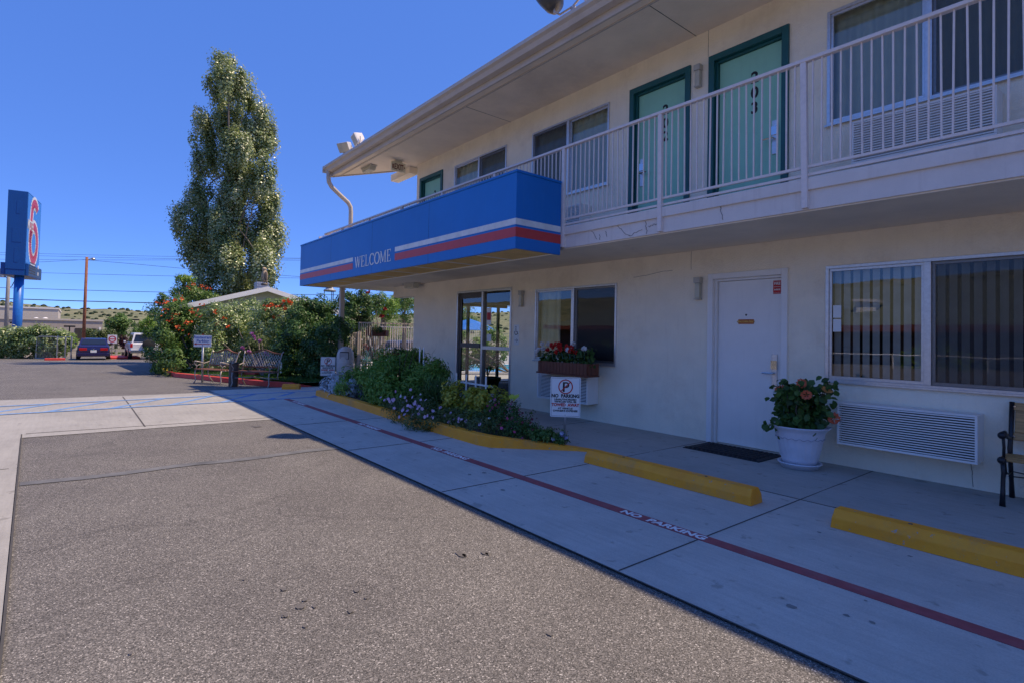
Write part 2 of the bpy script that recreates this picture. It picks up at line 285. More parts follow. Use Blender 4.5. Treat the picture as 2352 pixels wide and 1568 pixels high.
def unit(n):
    q = RG.normal(size=(n, 3)); return q/np.linalg.norm(q, axis=1, keepdims=True)
def crown(blobs, n, clump=.35, nclump=40, shell=.55, up=.5, stretch=1.0):
    """leaf positions, outward normals and a tone per leaf in clumps spread over ellipsoid blobs (centre, radii)"""
    vol = np.array([b[1][0]*b[1][1]+b[1][1]*b[1][2]+b[1][0]*b[1][2] for b in blobs]); vol = vol/vol.sum(); P, Nn, T = [], [], []
    for b, wgt in zip(blobs, vol):
        k = max(3, int(nclump*wgt)); c = np.array(b[0]); r = np.array(b[1]); q = unit(k)*(shell+(1-shell)*RG.random((k, 1))**.6)
        cc = c+q*r; m = max(8, int(n*wgt)); idx = RG.integers(0, k, m); cr = clump*(.6+.8*RG.random(k)); ct = RG.random(k)
        o = unit(m)*(RG.random((m, 1))**.45)*cr[idx][:, None]; P.append(cc[idx]+o*np.array([1, 1, stretch]))
        nn = o/cr[idx][:, None]+q[idx]*.8+np.array([0, 0, up])+RG.normal(size=(m, 3))*.45; Nn.append(nn/np.linalg.norm(nn, axis=1, keepdims=True)); T.append(np.clip(.35*ct[idx]+.65*RG.random(m), 0, 1))
    return np.concatenate(P), np.concatenate(Nn), np.concatenate(T)
def leafy(name, blobs, n, L, m, parent, clump=.35, nclump=40, shell=.55, up=.5, aspect=.6, tpl=T_DIA, droop=.3, stretch=1.0):
    P, Nn, T = crown(blobs, n, clump, nclump, shell, up, stretch)
    d = np.cross(Nn, unit(len(P)))-np.array([0, 0, droop]); return scatter(name, P, d, Nn, L*(.7+.6*RG.random(len(P))), L*aspect*(.8+.4*RG.random(len(P))), m, parent, tpl, T), P, Nn
G_DARK = leafmat('leaf_dark_green', [(.025, .065, .015), (.06, .14, .03), (.12, .22, .05)])
G_MID = leafmat('leaf_mid_green', [(.045, .11, .02), (.11, .21, .04), (.23, .33, .09)])
G_POP = leafmat('leaf_poplar', [(.10, .15, .04), (.22, .30, .10), (.40, .46, .19), (.78, .78, .58)], rough=.36, trans=.35, spec=1.0)  # palest stop paints sun glints into the leaf colour, along with pale undersides
G_HEDGE = leafmat('leaf_hedge', [(.06, .12, .02), (.16, .26, .05), (.34, .43, .14), (.75, .80, .50)], rough=.36, trans=.38, spec=.9)  # near-white last stop: glints of sunlight put into the leaf colour
G_YEL = leafmat('leaf_golden', [(.16, .24, .03), (.42, .42, .05), (.70, .58, .08)])
G_SILV = leafmat('leaf_silver', [(.42, .46, .46), (.60, .64, .65), (.78, .82, .84)], trans=.15)
G_LIME = leafmat('leaf_lime', [(.08, .18, .02), (.18, .32, .04), (.32, .44, .08)])
G_SHRUB = leafmat('leaf_shrub', [(.07, .17, .02), (.18, .34, .05), (.36, .52, .11)], trans=.4)
G_PURP = leafmat('leaf_purple', [(.03, .006, .012), (.07, .015, .02)])
G_OLIVE = leafmat('leaf_olive', [(.05, .09, .025), (.12, .17, .05), (.19, .22, .08)])
P_ORANGE = leafmat('petal_orange', [(.75, .10, .02), (.95, .22, .05)], trans=.3); P_RED = leafmat('petal_red', [(.50, .01, .01), (.80, .04, .03)]); P_PINK = leafmat('petal_pink', [(.62, .38, .58), (.80, .58, .75)])
P_WHITE = leafmat('petal_white', [(.75, .75, .75), (.88, .88, .88)]); P_MAG = leafmat('petal_magenta', [(.55, .04, .16), (.70, .12, .30)]); P_CORAL = leafmat('petal_coral', [(.70, .12, .05), (.85, .22, .09)], trans=.3); P_YEL = leafmat('petal_yellow', [(.80, .45, .02), (.90, .70, .05)])
def petals(name, centres, r, m, parent, tpl=T_FLOW, face=None):
    c = np.array(centres, float); n = len(c); nn = (np.array([[.3, -.7, .6]]) if face is None else np.array([face]))+RG.normal(size=(n, 3))*.35
    nn /= np.linalg.norm(nn, axis=1, keepdims=True); d = np.cross(nn, unit(n)); return scatter(name, c, d, nn, r*(.8+.4*RG.random(n)), r, m, parent, tpl)
# ================================================================== SETTING
def sheet(x0, x1, y0, y1, dz=0.0, t=None):
    xs = sorted({x0, x1, *[q for q in (-12, -50.29) if x0 < q < x1]}); mb = MB(); vs = []; fs = []
    for i, x in enumerate(xs): vs += [(x, y0, gz(x)+dz), (x, y1, gz(x)+dz)]
    for i in range(len(xs)-1): fs.append((2*i, 2*i+2, 2*i+3, 2*i+1))
    return mb.add(vs, fs)
struct('ground', sheet(-2500, 2500, -2500, 2500, -.02), mat('dry_ground', (.20, .17, .12), .95, var=.3, scale=.02))
struct('asphalt_lot', sheet(-52, 40, -40, 60, -.004), M['asphalt'])
struct('concrete_crossing', MB().add([(-9.3, -9, .002), (-9.05, 2.62, .002), (-8.2, 6.8, .002), (-12, 6.8, .002), (-12, -9, .002)], [(4, 0, 1, 2, 3)]).add([(-12, -9, .002), (-12, 6.8, .002), (-15.5, 6.8, -.076), (-14.05, 2.6, -.043), (-15.2, -9, -.069)], [(0, 1, 2, 3, 4)]), M['conc'])
struct('concrete_gutter', MB().add([(-9.4, -1.6, .004), (12, -1.6, .004), (12, .30, .004), (-3.36, -.20, .004), (-6.34, -.325, .004), (-9.4, -.45, .004)], [(0, 1, 2, 3, 4, 5)]), M['conc'])
struct('pavement', sheet(-9.6, 12, 2.58, 5.08, .006), M['pave'])
struct('pavement_apron', sheet(-14.6, -9.6, 2.62, 7.2, .006), M['pave'])
struct('walkway', MB().add([(-9.6, 5.08, .007), (12, 5.08, .007), (12, 6.9, .007), (-12.5, 6.9, .007), (-12.5, 5.9, .011)], [(0, 1, 2, 3, 4)]), M['walk'])
jt = MB()
def line(mb, a, b, wd, z): a = Vector((*a, z)); b = Vector((*b, z)); mb.bar(a, b, wd, .002)
for X in (-2.12, -4.12, -6.2, -8.3, 0): line(jt, (X, 2.6), (X+.02, 6.86), .009, .0085)
line(jt, (-4.6, 5.06), (8, 5.06), .006, .0085); line(jt, (-9.5, 2.585), (12, 2.585), .012, .007)
line(jt, (-9.28, .87), (-11.98, .88), .02, .003); jt.bar((-12, .88, .003), (-14, .90, -.041), .02, .002)
line(jt, (-9.44, -.4), (-9.26, 2.6), .03, .003); line(jt, (-9.4, -.44), (-3.36, -.19), .012, .0055); line(jt, (-3.36, -.19), (12, .31), .012, .0055)
for X in (-7.2, -5.3, -3.4, -1.5): line(jt, (X, -.42), (X-.05, -1.6), .012, .006)
struct('concrete_joint', jt, M['joint'])
pt = MB()
for y0 in np.arange(-.30, 2.5, .11):
    o = .03*math.sin(y0*5)+.02*random.random(); o2 = .03*math.sin((y0+.11)*5)+.02*random.random()
    pt.add([(-6.52+o, y0, .0015), (-6.38+o, y0, .0015), (-6.38+o2, y0+.11, .0015), (-6.52+o2, y0+.11, .0015)], [(0, 1, 2, 3)])
struct('asphalt_patch', pt, M['patch'])
oil = MB()
for (px, py, s) in ((652, 1352, .014), (690, 1392, .018), (722, 1391, .012), (700, 1377, .011), (820, 1354, .017), (655, 1412, .014), (650, 1415, .008), (700, 1438, .009), (804, 1402, .014), (1058, 1271, .028), (1066, 1274, .015), (1112, 1268, .022), (1120, 1271, .012), (840, 1372, .008), (590, 978, .05), (1262, 1455, .012), (560, 1330, .006), (300, 1500, .008)):
    q = ong(px, py); oil.add([(q.x+s*math.cos(a)*k_*1.5, q.y+s*math.sin(a)*k_, .002) for a, k_ in [(a, .7+.6*random.random()) for a in np.linspace(0, 2*math.pi, 13)[:-1]]], [tuple(range(12))])
struct('oil_stains', oil, M['oil'])
gs = MB(); gr = random.Random(21)
for _ in range(55):
    x, y, r = gr.uniform(-9, 1.5), gr.choice((gr.uniform(2.65, 3.4), gr.uniform(3.6, 6.5))), gr.choice((.006, .008, .010, .014, .022))
    gs.add([(x+r*1.2*math.cos(a)*k_, y+r*math.sin(a)*k_, .0088) for a, k_ in [(a, gr.uniform(.7, 1.25)) for a in np.linspace(0, 2*math.pi, 10)[:-1]]], [tuple(range(9))])
struct('gum_spots', gs, mat('gum_spot', (.24, .23, .21), .8))
rl = MB(); rl.box(-11.7, 12, 3.445, 3.555, .007, .010); struct('red_fire_line', rl, M['redline'])
wl = MB()
def stencil(px, py, size): q = ong(px, py); wl.text('NO  PARKING', size*1.04, (q.x, 3.463, .0115), (1, 0, 0), (0, 1, 0), bold=.004, ext=.0004, sx=1.15)
for a in ((1412, 1180, .098), (950, 1035, .098), (798, 975, .09), (668, 922, .09)): stencil(*a)
struct('line_lettering', wl, M['whiteline'])
bl = MB()
def slope_strip(a, b, wd):
    a = Vector((a[0], a[1], gz(a[0])+.010)); b = Vector((b[0], b[1], gz(b[0])+.010)); bl.bar(a, b, wd, .002)
slope_strip((-11.55, -8), (-11.66, 4.15), .10)
slope_strip((-12.85, -8), (-13.1, 4.9), .10)
for k in range(-8, 6): y = -.3+k*.86; slope_strip((-11.60, y), (-12.95, y+.93), .10)
struct('blue_crossing_lines', bl, M['blueline'])
# hills all round the valley
def hill_mesh():
    mb = MB(); na, nr = 240, 12; vs = []
    knots = {-70: 2.6, -52: 2.2, -44: 1.8, -41: 1.62, -39.5: 1.42, -38: 1.40, -36.5: 1.62, -35: 1.5, -33: 1.22, -28: 1.15, -10: 2.0, 10: 3.0, 60: 3, 120: 6.5, 180: 5, 240: 6, 290: 3.2}
    ks = sorted(knots); rnd = np.random.default_rng(3).normal(size=(na+1, 3))
    base = math.degrees(math.atan2(-CF.x, CF.y))
    for i in range(na+1):
        a = -70+360*i/na; aa = a if a <= 290 else 290
        e = float(np.interp(aa, ks, [knots[k] for k in ks])); az = math.radians(base-a)
        dx, dy = -math.sin(az), math.cos(az)
        for j in range(nr+1):
            t = j/nr; R = 260+740*t; z = -.9+(R*math.tan(math.radians(e))+2.3)*(3*t*t-2*t**3)*(1+.04*math.sin(a*1.3+2)*(t < .95)+.05*math.sin(a*.47+j)*(1-t))
            z += (math.sin(a*5.1+j*1.7)+math.sin(a*8.3-j*2.2))*1.1*t*(1-t)*2; vs.append((dx*R, dy*R, z))
    mb.add(vs, [(i*(nr+1)+j, i*(nr+1)+j+1, (i+1)*(nr+1)+j+1, (i+1)*(nr+1)+j) for i in range(na) for j in range(nr)]); return mb, vs
hm = bpy.data.materials.new('hill_grass'); t_, b_, N_, L_ = nodes(hm); v_ = geovec(N_); n_ = noise(N_, L_, .012, 8, .7, v_)
r_ = ramp(N_, L_, n_.outputs[0], [(.3, (.115, .125, .055)), (.5, (.19, .19, .085)), (.7, (.24, .215, .11))]); n2_ = noise(N_, L_, .09, 3, .6, v_)
r2_ = ramp(N_, L_, n2_.outputs[0], [(.53, (1, 1, 1)), (.60, (.30, .40, .32))]); mx_ = N_.new('ShaderNodeMixRGB'); mx_.blend_type = 'MULTIPLY'; mx_.inputs[0].default_value = 1
L_.new(r_.outputs[0], mx_.inputs[1]); L_.new(r2_.outputs[0], mx_.inputs[2]); L_.new(mx_.outputs[0], b_.inputs['Base Color']); b_.inputs['Roughness'].default_value = .95
hmb, hv = hill_mesh(); hob = struct('hills', hmb, hm, smooth=True)
sc = MB(); hr = random.Random(5); HV = [Vector(q) for q in hv]; nr1 = 13
for _ in range(900):
    i = hr.randint(12, 62); j = hr.choice((3, 4, 5, 6, 7, 8, 9, 10, 11, 11)); a, b = hr.random(), hr.random()
    q = HV[i*nr1+j].lerp(HV[i*nr1+j+1], a).lerp(HV[(i+1)*nr1+j].lerp(HV[(i+1)*nr1+j+1], a), b); s = hr.uniform(1.0, 2.6)
    sc.ball(q+Vector((0, 0, s*.3)), s, 3, (1.2, 1.2, .8))
tag(sc.build('hill_scrub', mat('scrub_green', (.045, .065, .03), .95, var=.3, scale=.2)), kind='stuff')
# ================================================================== MOTEL BUILDING
YW = 6.87
bld = thing('motel_building', 'two-storey cream stucco motel with an outside gallery, teal doors and wide eaves', 'building', (-12.45, YW, 0))
UPO = [(-12.27, -11.17, 3.0, 5.38), (-10.66, -8.70, 3.95, 5.34), (-7.90, -5.95, 3.95, 5.34), (-5.52, -4.42, 3.0, 5.38), (-4.13, -3.03, 3.0, 5.38), (-2.59, -.62, 3.95, 5.32), (.35, 1.45, 3.0, 5.38)]
LOO = [(-10.42, -8.43, .08, 2.38), (-7.72, -5.73, .95, 2.29), (-4.10, -3.02, .0, 2.31), (-2.59, -.60, .95, 2.29)]
def wall_grid(mb, ops, x0, x1, z0, z1, Y, depth=.14):
    xs = sorted({x0, x1, *[o[0] for o in ops], *[o[1] for o in ops]}); zs = sorted({z0, z1, *[o[2] for o in ops], *[o[3] for o in ops]})
    for i in range(len(xs)-1):
        for j in range(len(zs)-1):
            a, b, c, d = xs[i], xs[i+1], zs[j], zs[j+1]; mx, mz = (a+b)/2, (c+d)/2
            if any(o[0] < mx < o[1] and o[2] < mz < o[3] for o in ops): continue
            mb.add([(a, Y, c), (b, Y, c), (b, Y, d), (a, Y, d)], [(0, 1, 2, 3)])
    for a, b, c, d in ops:
        mb.add([(a, Y, c), (a, Y, d), (a, Y+depth, d), (a, Y+depth, c)], [(0, 1, 2, 3)]); mb.add([(b, Y, c), (b, Y+depth, c), (b, Y+depth, d), (b, Y, d)], [(0, 1, 2, 3)])
        mb.add([(a, Y, d), (b, Y, d), (b, Y+depth, d), (a, Y+depth, d)], [(0, 1, 2, 3)]); mb.add([(a, Y, c), (a, Y+depth, c), (b, Y+depth, c), (b, Y, c)], [(0, 1, 2, 3)])
wl_ = MB(); wall_grid(wl_, LOO, -12.45, 8, 0, 2.68, YW); wall_grid(wl_, UPO, -12.45, 8, 2.96, 5.78, YW)
# side wall facing the pool with the glazed side opening of the lobby
wl_.box(-12.45, -12.30, YW+.002, 7.55, 0, 5.78); wl_.box(-12.45, -12.30, 7.55, 10.6, 2.35, 5.78); wl_.box(-12.45, -12.30, 10.6, 16, 0, 5.78)
wl_.box(-12.45, 8, 15.85, 16, 0, 5.78); wl_.box(7.85, 8, YW+.01, 15.85, 0, 5.78)
wl_.build('wall', M['stucco'], bld, world=True)
hd = MB(); hd.box(-13.62, -12.452, YW+.001, YW+.30, 2.37, 2.68); hd.build('header_beam', M['stucco'], bld, world=True); hd = MB(); hd.box(-13.72, -12.66, YW-.12, YW+.12, 5.60, 5.775); hd.build('header_beam', M['stucco'], bld, world=True)
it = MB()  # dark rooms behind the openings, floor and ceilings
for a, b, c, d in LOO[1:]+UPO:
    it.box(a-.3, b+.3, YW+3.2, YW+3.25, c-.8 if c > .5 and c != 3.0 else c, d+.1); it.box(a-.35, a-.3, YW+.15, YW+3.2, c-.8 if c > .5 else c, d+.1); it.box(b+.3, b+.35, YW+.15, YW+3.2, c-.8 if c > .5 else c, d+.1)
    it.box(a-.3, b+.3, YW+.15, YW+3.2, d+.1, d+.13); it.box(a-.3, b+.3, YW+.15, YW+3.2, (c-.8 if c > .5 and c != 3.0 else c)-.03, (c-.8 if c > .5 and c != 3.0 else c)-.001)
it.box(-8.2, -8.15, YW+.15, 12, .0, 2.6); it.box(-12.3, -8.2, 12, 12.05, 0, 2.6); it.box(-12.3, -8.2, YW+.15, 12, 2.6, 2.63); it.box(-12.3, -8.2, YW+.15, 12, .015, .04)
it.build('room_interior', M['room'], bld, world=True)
rf = MB(); rf.prism([(-15, 5.58), (8.3, 5.58), (8.3, 16.4), (-12.65, 16.4), (-12.65, 7.05)], (0, 0, 5.78), (1, 0, 0), (0, 1, 0), (0, 0, 1), .19)
rf.build('roof_slab', M['soffit'], bld, world=True)
fa = MB(); fa.box(-15.04, 8.3, 5.545, 5.578, 5.755, 6.02); fa.bar((-15.03, 5.585, 5.8875), (-12.68, 7.06, 5.8875), .036, .265); fa.box(-12.69, -12.652, 7.08, 16.4, 5.755, 6.02); fa.box(-14.7, 8.3, 5.72, 5.75, 5.765, 5.779); fa.build('fascia', M['trim'], bld, world=True)
gu = MB(); prof = [(5.54, 5.86), (5.54, 6.02), (5.53, 6.02), (5.53, 5.87), (5.43, 5.87), (5.40, 5.93), (5.355, 5.965), (5.355, 6.005), (5.375, 6.005), (5.375, 6.015), (5.335, 6.015), (5.335, 5.955), (5.385, 5.925), (5.42, 5.86)]
gu.prism(prof, (-15.06, 0, 0), (0, 1, 0), (0, 0, 1), (1, 0, 0), 23.4); gu.box(-15.09, -15.061, 5.335, 5.54, 5.85, 6.02); gut = gu.build('gutter', M['trim'], bld, world=True)
sj = MB()
for X in (-4.35, -8.6): sj.box(X, X+.008, 5.76, YW, 5.777, 5.7795)
sj.box(-14.65, 8, 5.755, 5.762, 5.772, 5.7795); sj.build('ceiling_joint', M['joint'], bld, world=True)
def crack(pts, wd=.0026):
    cr = MB()
    for a, b in zip(pts, pts[1:]): cr.bar(a, b, wd, .004)
    cr.build('plaster_crack', M['joint'], bld, world=True)
def zz(x0, z0, x1, z1, Y, n=9, j=.02):
    return [(x0+(x1-x0)*k/n+random.uniform(-j, j), Y, z0+(z1-z0)*k/n+random.uniform(-j, j)) for k in range(n+1)]
for a in ((-5.05, 2.86, -4.95, 2.72), (-4.6, 2.85, -4.4, 2.70), (-4.4, 2.70, -4.2, 2.76), (-4.15, 2.86, -4.13, 2.7), (-4.1, 2.78, -3.98, 2.80), (-3.15, 2.86, -3.12, 2.72), (-4.9, 2.8, -4.9, 2.72), (-4.8, 2.82, -4.78, 2.74)): crack(zz(*a, 5.497, 7, .012))
crack(zz(-4.38, 2.4, -4.38, 2.66, YW-.001, 5, .002)); crack(zz(-1.25, .03, -1.27, .3, YW-.001, 8, .004), .004); crack(zz(-5.4, 2.36, -4.7, 2.42, YW-.001, 9, .01), .003); crack(zz(-4.15, 5.78, -4.15, 5.4, YW-.001, 5, .002), .003)
sb = MB(); sb.box(-15.2, 8.2, 5.5, YW-.002, 2.68, 2.96); sb.box(-15.2, -12.452, YW-.002, 11, 2.68, 2.96)
sb.build('balcony_slab', M['slabface'], bld, world=True)
lp = MB(); lp.box(-15.225, 8.2, 5.475, 5.498, 2.865, 2.985); lp.box(-15.225, -15.202, 5.50, 11, 2.865, 2.985); lp.build('balcony_lip', M['slabface'], bld, world=True, bevel=.006)
sf = MB(); sf.box(-15.19, 8.2, 5.52, YW-.005, 2.664, 2.679); sf.box(-15.19, -12.47, YW, 11, 2.664, 2.679); sf.build('balcony_soffit', M['soffit'], bld, world=True)
cl = MB(); cl.box(-15.19, -15.07, 5.96, 6.08, -.07, 2.66); cl.build('column', M['trim'], bld, world=True, bevel=.004)
# railing
top = MB(); top.box(-15.2, 8, 5.475, 5.535, 4.135, 4.17); top.box(-15.2, -15.14, 5.536, 11, 4.135, 4.17); rail = top.build('railing', M['rail'], bld, world=True, bevel=.004)
lowr = MB()
for z in (3.005, 3.085): lowr.box(-15.16, 8, 5.49, 5.52, z, z+.026); lowr.box(-15.185, -15.157, 5.521, 11, z, z+.026)
lowr.build('bottom_rail', M['rail'], rail, world=True)
posts = [-5.62+1.665*k for k in range(-6, 8)]
for X in posts:
    p = MB(); p.bar((X+.035, 5.475, 2.69), (X, 5.505, 4.136), .055, .05, up=(0, 1, 0)); p.build('railing_post', M['rail'], rail, world=True, bevel=.003)
bs = MB(); rr = random.Random(4)
for X in posts:
    for k in range(1, 20):
        x = X+1.665*k/20
        if x > 7.9: continue
        bs.bar((x+rr.uniform(-.006, .012), 5.505, 3.1), (x+rr.uniform(-.003, .003), 5.505, 4.136), .014, .014, up=(0, 1, 0))
for k in range(1, 60): bs.bar((-15.17, 5.6+.09*k, 3.1), (-15.17, 5.6+.09*k, 4.136), .014)
bs.build('balusters', M['rail'], rail, world=True)
ds = MB(); ds.tube([(-14.92, 5.45, 5.90), (-14.92, 5.45, 5.70), (-14.93, 5.47, 5.58), (-14.95, 5.56, 5.46), (-15.0, 5.85, 5.27), (-15.04, 6.08, 5.13), (-15.05, 6.16, 5.02), (-15.05, 6.18, 4.88), (-15.05, 6.18, 2.97)], .062, 10); ds.build('downspout', M['trim'], bld, world=True, smooth=True)
# ---- windows
def wavy(x0, x1, Y, z0, z1, n, amp, mb):
    vs = []; m = n*8
    for i in range(m+1):
        x = x0+(x1-x0)*i/m; y = Y+amp*math.sin(i*2*math.pi/8)+amp*.6*math.sin(i*.37)
        vs += [(x, y, z0), (x+.004*math.sin(i), Y+.5*(y-Y), z1)]
    return mb.add(vs, [(2*i, 2*i+2, 2*i+3, 2*i+1) for i in range(m)])
def window(x0, x1, z0, z1, xm, kind):
    f = MB(); Y0, Y1 = YW-.018, YW+.06; t = .035
    f.box(x0, x1, Y0, Y1, z1-t, z1); f.box(x0, x1, Y0-.004, Y1, z0, z0+t); f.box(x0, x0+t, Y0, Y1, z0+t, z1-t); f.box(x1-t, x1, Y0, Y1, z0+t, z1-t); f.box(xm-.03, xm+.03, Y0+.002, Y1, z0+t, z1-t)
    for a, b, yy in ((x0+t, xm-.03, Y0+.022), (xm+.03, x1-t, Y0+.045)):
        f.box(a, b, yy, yy+.03, z1-t-.03, z1-t); f.box(a, b, yy, yy+.03, z0+t, z0+t+.035); f.box(a, a+.028, yy, yy+.03, z0+t+.035, z1-t-.03); f.box(b-.028, b, yy, yy+.03, z0+t+.035, z1-t-.03)
    f.box(x0-.02, x1+.02, Y0-.022, Y0-.005, z0-.012, z0+.01)
    wo = f.build('window', M['alu'], bld, world=True, bevel=.002, seg=1)
    for a, b, yy in ((x0+t+.028, xm-.058, Y0+.036), (xm+.058, x1-t-.028, Y0+.058)):
        g = MB(); g.add([(a, yy, z0+t+.035), (b, yy, z0+t+.035), (b, yy, z1-t-.03), (a, yy, z1-t-.03)], [(0, 1, 2, 3)]); g.build('pane', M['glass'], wo, world=True)
    sa, sb_ = (xm+.03, x1-t) if kind != 'up_left_screen' else (x0+t, xm-.03)
    s = MB(); s.add([(sa, Y0+.012, z0+t), (sb_, Y0+.012, z0+t), (sb_, Y0+.012, z1-t), (sa, Y0+.012, z1-t)], [(0, 1, 2, 3)]); s.build('insect_screen', M['screen'], wo, world=True)
    if kind == 'blinds':
        v = MB(); x = x0+.05
        while x < x1-.05:
            v.add([(x, YW+.12, z0-.05), (x+.060, YW+.150, z0-.05), (x+.060, YW+.150, z1-.02), (x, YW+.12, z1-.02)], [(0, 1, 2, 3)]); x += .098
        v.box(x0, x1, YW+.15, YW+.19, z1-.02, z1+.04); v.build('vertical_blind', M['blind'], wo, world=True)
    else:
        c = MB(); wavy(x0-.03, x1+.03 if kind != 'office' else x0+.55, YW+.125, z0-.06, z1+.03, 15 if kind != 'office' else 5, .028, c); c.build('curtain', M['curtain'], wo, world=True, smooth=True)
    return wo
window(-10.66, -8.70, 3.95, 5.34, -9.68, 'curtain'); window(-7.90, -5.95, 3.95, 5.34, -6.92, 'up_left_screen'); window(-2.59, -.62, 3.95, 5.32, -1.61, 'curtain')
window(-7.72, -5.73, .95, 2.29, -6.72, 'office'); wr = window(-2.59, -.60, .95, 2.29, -1.615, 'blinds')
stk = MB()
for z in (1.60, 1.76): stk.box(-2.515, -2.43, YW+.010, YW+.013, z-.075, z+.07)
sk = stk.build('notice_sticker', M['signwhite'], wr, world=True)
# ---- doors
def room_door(x0, x1, z0, z1, number=None, leafm='teal', framem='tealframe', knob='right', casing=.085):
    f = MB(); Y0 = YW-.03; c = casing
    f.box(x0, x0+c, Y0, YW+.13, z0, z1); f.box(x1-c, x1, Y0, YW+.13, z0, z1); f.box(x0+c, x1-c, Y0, YW+.13, z1-c, z1)
    f.box(x0+c, x0+c+.03, YW+.03, YW+.13, z0, z1-c); f.box(x1-c-.03, x1-c, YW+.03, YW+.13, z0, z1-c); f.box(x0+c+.03, x1-c-.03, YW+.03, YW+.13, z1-c-.03, z1-c)
    d = MB(); d.box(x0+c+.033, x1-c-.033, YW+.075, YW+.12, z0+.012, z1-c-.033); lf = d.build('door', M[leafm], bld, world=True, bevel=.003); f.build('door_frame', M[framem], lf, world=True, bevel=.004)
    h = MB(); kx = x1-c-.12 if knob == 'right' else x0+c+.11
    s = -1 if knob == 'right' else 1
    h.box(kx-.035, kx+.035, YW+.060, YW+.074, z0+.80, z0+1.24); hh = h.build('lock_plate', M['alu'], lf, world=True, bevel=.004)
    k = MB(); k.tube([(kx, YW+.065, z0+1.0), (kx, YW+.01, z0+1.0), (kx+s*.13, YW+.005, z0+1.0)], .012, 8); k.box(kx-.038, kx+.038, YW+.045, YW+.0595, z0+1.05, z0+1.16); k.build('handle', M['chrome'], lf, world=True)
    if number:
        t = MB()
        for i, ch in enumerate(number): t.text(ch, .21, ((x0+x1)/2+.07, YW+.072, z1-.55-.205*i), (1, 0, 0), (0, 0, 1), bold=.006, align='CENTER')
        t.build('door_number', M['ink'], lf, world=True)
    return lf
room_door(*UPO[0], '201', knob='right'); room_door(*UPO[3], '202', knob='left'); room_door(*UPO[4], '203', knob='right'); room_door(*UPO[6], '204', knob='left')
od = room_door(-4.10, -3.02, .0, 2.31, leafm='white', framem='white', casing=.075)
q = MB(); q.box(-3.70, -3.49, YW+.066, YW+.0735, 1.62, 1.68); pl_ = q.build('plaque', M['orangesign'], od, world=True); q = MB(); q.text('EMPLOYEES ONLY', .030, (-3.595, YW+.0645, 1.64), (1, 0, 0), (0, 0, 1), align='CENTER', bold=.0006); q.build('lettering', M['brass'], od, world=True)
q = MB(); q.tube([(-3.595, YW+.075, 1.74), (-3.595, YW+.068, 1.74)], .012, 10); q.build('peephole', M['ink'], od, world=True)
q = MB(); q.box(-3.24, -3.135, YW+.068, YW+.0735, 2.0, 2.17); q.build('warning_sticker', M['redink'], od, world=True)
q = MB(); q.text('FIRE', .045, (-3.188, YW+.0665, 2.115), (1, 0, 0), (0, 0, 1), align='CENTER', bold=.001); q.text('EXTINGUISHER', .013, (-3.188, YW+.0665, 2.085), (1, 0, 0), (0, 0, 1), align='CENTER'); q.text('INSIDE', .026, (-3.188, YW+.0665, 2.045), (1, 0, 0), (0, 0, 1), align='CENTER', bold=.0006)
for k in range(7): q.bar((-3.235+.015*k, YW+.0665, 2.004), (-3.228+.015*k, YW+.0665, 2.022), .005, .001); q.bar((-3.235+.015*k, YW+.0665, 2.15), (-3.228+.015*k, YW+.0665, 2.166), .005, .001)
q.build('lettering', M['signwhite'], od, world=True)
# glass entrance
e = MB(); x0, x1, z0, z1, xm = -10.42, -8.43, .08, 2.38, -9.42
e.box(x0, x1, YW-.02, YW+.09, z1-.045, z1); e.box(x0, x0+.05, YW-.02, YW+.09, z0, z1-.045); e.box(x1-.045, x1, YW-.02, YW+.09, z0, z1-.045); e.box(xm-.03, xm+.03, YW-.021, YW+.09, z0, z1-.045)
e.box(xm+.03, x1-.045, YW-.021, YW+.05, 1.10, 1.17); e.box(xm+.03, x1-.045, YW-.015, YW+.05, z0, z0+.10); e.box(x0+.05, xm-.03, YW-.01, YW+.07, z0-.03, z0)
en = e.build('entrance_frame', M['alu'], bld, world=True, bevel=.003)
e = MB(); e.box(x0+.06, x0+.14, YW+.03, YW+.07, z0, z1-.05); e.box(xm-.11, xm-.035, YW+.03, YW+.07, z0, z1-.05); e.box(x0+.14, xm-.11, YW+.03, YW+.07, z1-.17, z1-.05); e.box(x0+.14, xm-.11, YW+.03, YW+.07, z0, z0+.2); e.box(x0+.14, xm-.11, YW+.01, YW+.07, 1.12, 1.22)
e.build('glass_door', M['darkalu'], en, world=True, bevel=.003)
for a, b, c, d, yy in ((x0+.14, xm-.11, z0+.2, z1-.17, YW+.05), (xm+.03, x1-.045, 1.17, z1-.045, YW+.03), (xm+.03, x1-.045, z0+.1, 1.10, YW+.03)):
    g = MB(); g.add([(a, yy, c), (b, yy, c), (b, yy, d), (a, yy, d)], [(0, 1, 2, 3)]); g.build('pane', M['glass'], en, world=True)
e = MB(); e.box(-9.30, -9.14, YW+.018, YW+.022, 1.62, 1.98); e.box(-9.28, -9.13, YW+.018, YW+.022, 1.27, 1.42); e.build('notice_sticker', M['signwhite'], en, world=True)
e = MB(); e.box(-9.285, -9.155, YW+.014, YW+.0175, 1.72, 1.88); e.build('notice_patch', M['redink'], en, world=True)
e = MB()  # glazed side opening of the lobby
for y in (7.555, 8.5, 9.55, 10.55): e.box(-12.42, -12.34, y, y+.06, 0, 2.35)
e.box(-12.42, -12.34, 7.61, 10.55, 2.28, 2.345); e.build('side_window_frame', M['darkalu'], bld, world=True)
